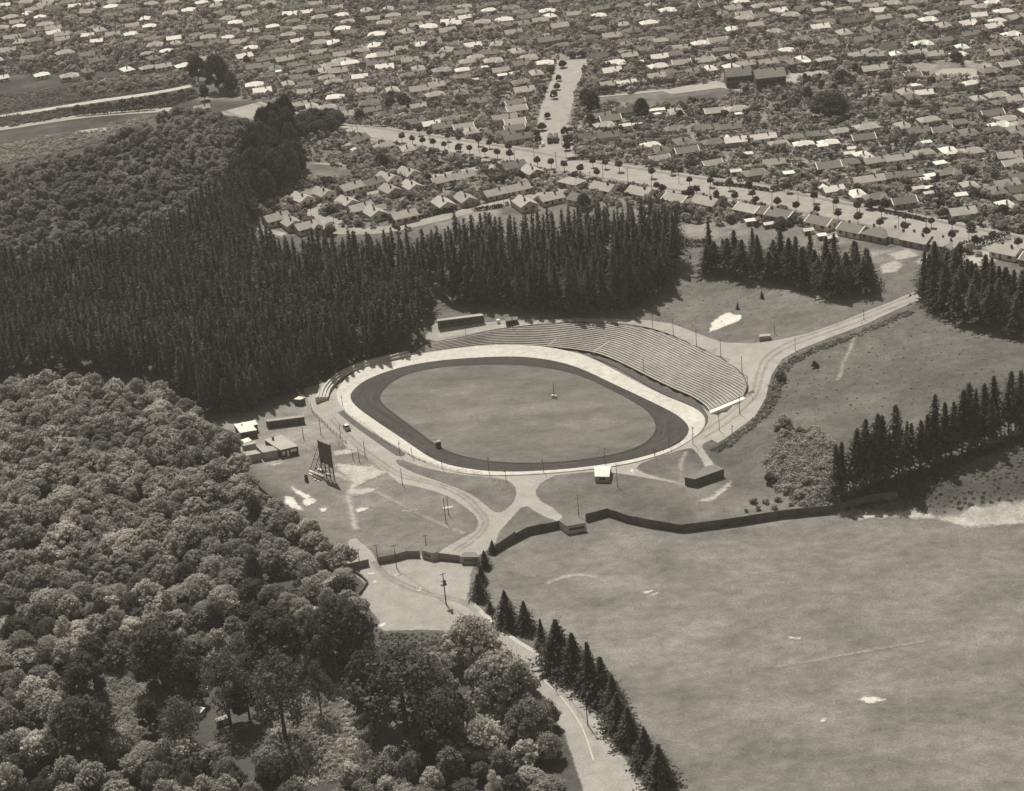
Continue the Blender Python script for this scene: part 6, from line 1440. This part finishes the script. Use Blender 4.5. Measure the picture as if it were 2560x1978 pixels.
hedge(GW(z5((250, 270), (800, 270), (1340, 225), (1400, 200))), 4, 4, 'dark hedge along the top of the right playground')
hedge(GW(z9((915, 545), (1200, 480), (1500, 400))), 2.5, 2.2, 'dark hedge at the corner above the avenue')
hedge(GW(z9((130, 450), (500, 480), (900, 540))), 1.6, 1.4, 'dark low hedge along the upper avenue footpath')
hedge(GW(z10((820, 830), (1100, 880), (1400, 950))), 1.8, 1.5, 'dark hedge along the avenue at right')
hedge(GW(z10((1560, 1480), (1800, 1350), (2070, 1290), (2500, 1180))), 4, 3, 'thick dark hedge running to the right edge below the avenue')
hedge(GW(z10((1440, 1650), (1600, 1540), (1640, 1440))), 3, 2.5, 'dark hedge beside the pale back yard at right')
hedge(GW(z8((0, 500), (250, 450), (490, 392))), 1.5, 2, 'dark straight hedge along the estate road end')
hedge(GW(z8((1500, 1190), (1700, 1260), (1850, 1280), (2030, 1260))), 3, 2.5, 'dark hedge at the top of the grass slope')
hedge(GW(z6((920, 800), (1090, 860), (1220, 900), (1380, 940))), 1.3, 1.3, 'dark clipped hedge round the corner garden of the estate')
hedge(GW(z6((480, 860), (700, 760), (880, 685), (1040, 660))), 1.3, 1.3, 'dark hedge in front of the upper estate houses')
hedge(GW(z6((1860, 1000), (2180, 940))) + GW(z7((250, 920), (600, 830), (760, 800))), 1.5, 1.6, 'dark hedge in front of the lower estate houses')
hedge(GW(z7((1000, 810), (1200, 780), (1390, 750))), 1.5, 1.5, 'dark bank hedge below the estate road')
hedge(GW(z7((430, 300), (900, 220), (1300, 150))), 1.4, 1.4, 'dark hedge above the curving estate road')
hedge(GW(z7((1250, 420), (1620, 370))), 1.2, 1.4, 'short dark hedge between estate gardens')
hedge(GW(z1((780, 650), (950, 600), (1150, 540))), 1.6, 1.8, 'upper dark garden hedge strip at far left')
hedge(GW(z1((880, 780), (1100, 680), (1350, 590), (1480, 560))), 1.6, 1.8, 'lower dark garden hedge strip at far left')
hedge(GW(z1((1250, 730), (1400, 660), (1540, 630))), 1.6, 1.8, 'short dark garden hedge strip at far left')
hedge(GW(z1((1380, 330), (1700, 250), (2184, 180))), 1.6, 2, 'dark hedge along the pale far-left street')
hedge(GW(z2((1450, 1290), (1700, 1230), (1790, 1200))), 1.5, 2, 'dark hedge by the street corner house')
hedge(GW(c1((90, 595), (300, 580), (700, 545))), 2.5, 2.5, 'dark hedge under the white valley road', m=m_leafd)
hedge(GW(z3((100, 1590), (500, 1570), (650, 1550))), 1.2, 1.5, 'dark hedge in front of the dark corner block')
hedge(GW(z10((480, 480), (900, 520), (1200, 540))), 3, 2, 'loose hedge between right-hand gardens', m=m_leaf)
hedge(GW(z5((420, 620), (800, 560), (1100, 510))), 3, 3, 'mid-grey hedge strip below the long pale hall', m=m_leaf)
# --- garden planting everywhere in the suburb
SUBW = [(-60, -40), (2620, -40), (2620, 640), (2440, 640), (2330, 580), (2150, 560), (1950, 570), (1720, 560), (1600, 530), (1480, 500), (1180, 520), (1020, 580), (760, 590), (690, 560), (620, 560), (640, 470), (760, 440), (740, 330), (700, 250), (560, 240), (500, 170), (-60, 190)]
sw = GW(SUBW)
keepout = [GW(z3((500, 720), (1500, 612), (2184, 500), (2500, 640), (2100, 780), (1400, 850), (500, 850))), GW(z6((540, 120), (830, 140), (1240, 200), (1450, 300), (930, 420), (450, 330))), GW(z5((900, 290), (1900, 220), (2400, 300), (2400, 480), (1400, 460))),
           GW(z4((870, 412), (1520, 355), (1525, 410), (1250, 480), (1000, 560), (890, 600)))]
def bad(x, y):
    if on_road(x, y, -1.0): return True
    for p in keepout:
        if bool(inpoly(np.array(x), np.array(y), p)): return True
    return occupied(x, y, .6)
gp = scatter(sw, 3.1, tries=100000, avoid=bad)
R.shuffle(gp)
gp.sort(key=lambda p: p[1]+R.uniform(0, 260))
print('garden plants', len(gp))
band = lambda px: 'left' if px < 1000 else ('middle' if px < 1700 else 'right')
for k, (x, y) in enumerate(gp[:285]):
    px, py = proj(x, y, hgt(x, y)); s = R.choice((.7, .9, 1.1, 1.3, 1.6))
    plant(SHRUB[k % 6], 'garden_shrub', f'leafy garden shrub between the houses in the {band(float(px))} of the suburb', 'shrub', x, y, s, f'garden shrubs, {band(float(px))} of the suburb', parts=False, m=R.choice((m_leaf, m_leaf, m_leafd, m_leafl)))
SHV = [varr(lobes_crown('crown', m_leaf, round_lobes(1.5, 1.3, 2.7, 4, .85, 140+i), .85, .8, core=False, fuzz=.2)) for i in range(4)]
rest = gp[285:]
for i, (m_, a) in enumerate(((m_leaf, 0), (m_leafm, 1), (m_leafd, 2))):
    sel = [p for j, p in enumerate(rest) if (j % 7 in ((0, 1, 2, 3), (4, 5), (6,))[i])]
    stuff_trees('garden_shrubs', ('mass of pale shrubs in the suburb gardens', 'mass of mid-grey shrubs in the suburb gardens', 'mass of dark shrubs in the suburb gardens')[i], sel, SHV, .5, 1.6, m_)
# --- debris at the bottom left
for k, (a, b, w, d_, t_, lab) in enumerate(((760, 1420, 6, 2.4, 'm', 'broken sloping grey shed roof among the lower-left trees'), (1545, 1335, 3, 1.6, 'w', 'white sheet-roofed hut under the wispy gums'), (1050, 1330, 3, 2.2, 'w', 'white-topped hut by the debris at lower left'), (1080, 1168, 3, 1.6, 'w', 'tiny white-roofed hut above the wispy gums'), (1230, 1400, 3.4, 1.4, 'p', 'pale low lean-to at the bottom debris'))):
    x, y = G(*cA(a, b), 1.6)
    rt = thing('hut', lab, 'hut', (x, y, hgt(x, y)), R.uniform(-.6, .6), None, (w/5, d_/3.4, .8))
    for nm, me, role in HP['F']: link(nm, me, rt, {'wall': WALL['g'], 'roof': ROOF[t_], 'door': WALL['k']}[role])
# ================================================================== the air
HAZE_D = 0.00007
q = MB(); q.box(0, 900, -6, 16400, 16400, 330)
hm = bpy.data.materials.new('haze'); hm.use_nodes = True
t = hm.node_tree; t.nodes.remove(t.nodes['Principled BSDF'])
pv = t.nodes.new('ShaderNodeVolumePrincipled'); pv.inputs['Density'].default_value = HAZE_D
pv.inputs['Color'].default_value = (.95, .885, .84, 1); pv.inputs['Anisotropy'].default_value = 0.0
t.links.new(pv.outputs[0], t.nodes['Material Output'].inputs['Volume'])
hz = structure('haze', q.mesh('haze', hm), 'thin pale summer haze over the whole view', 'stuff')
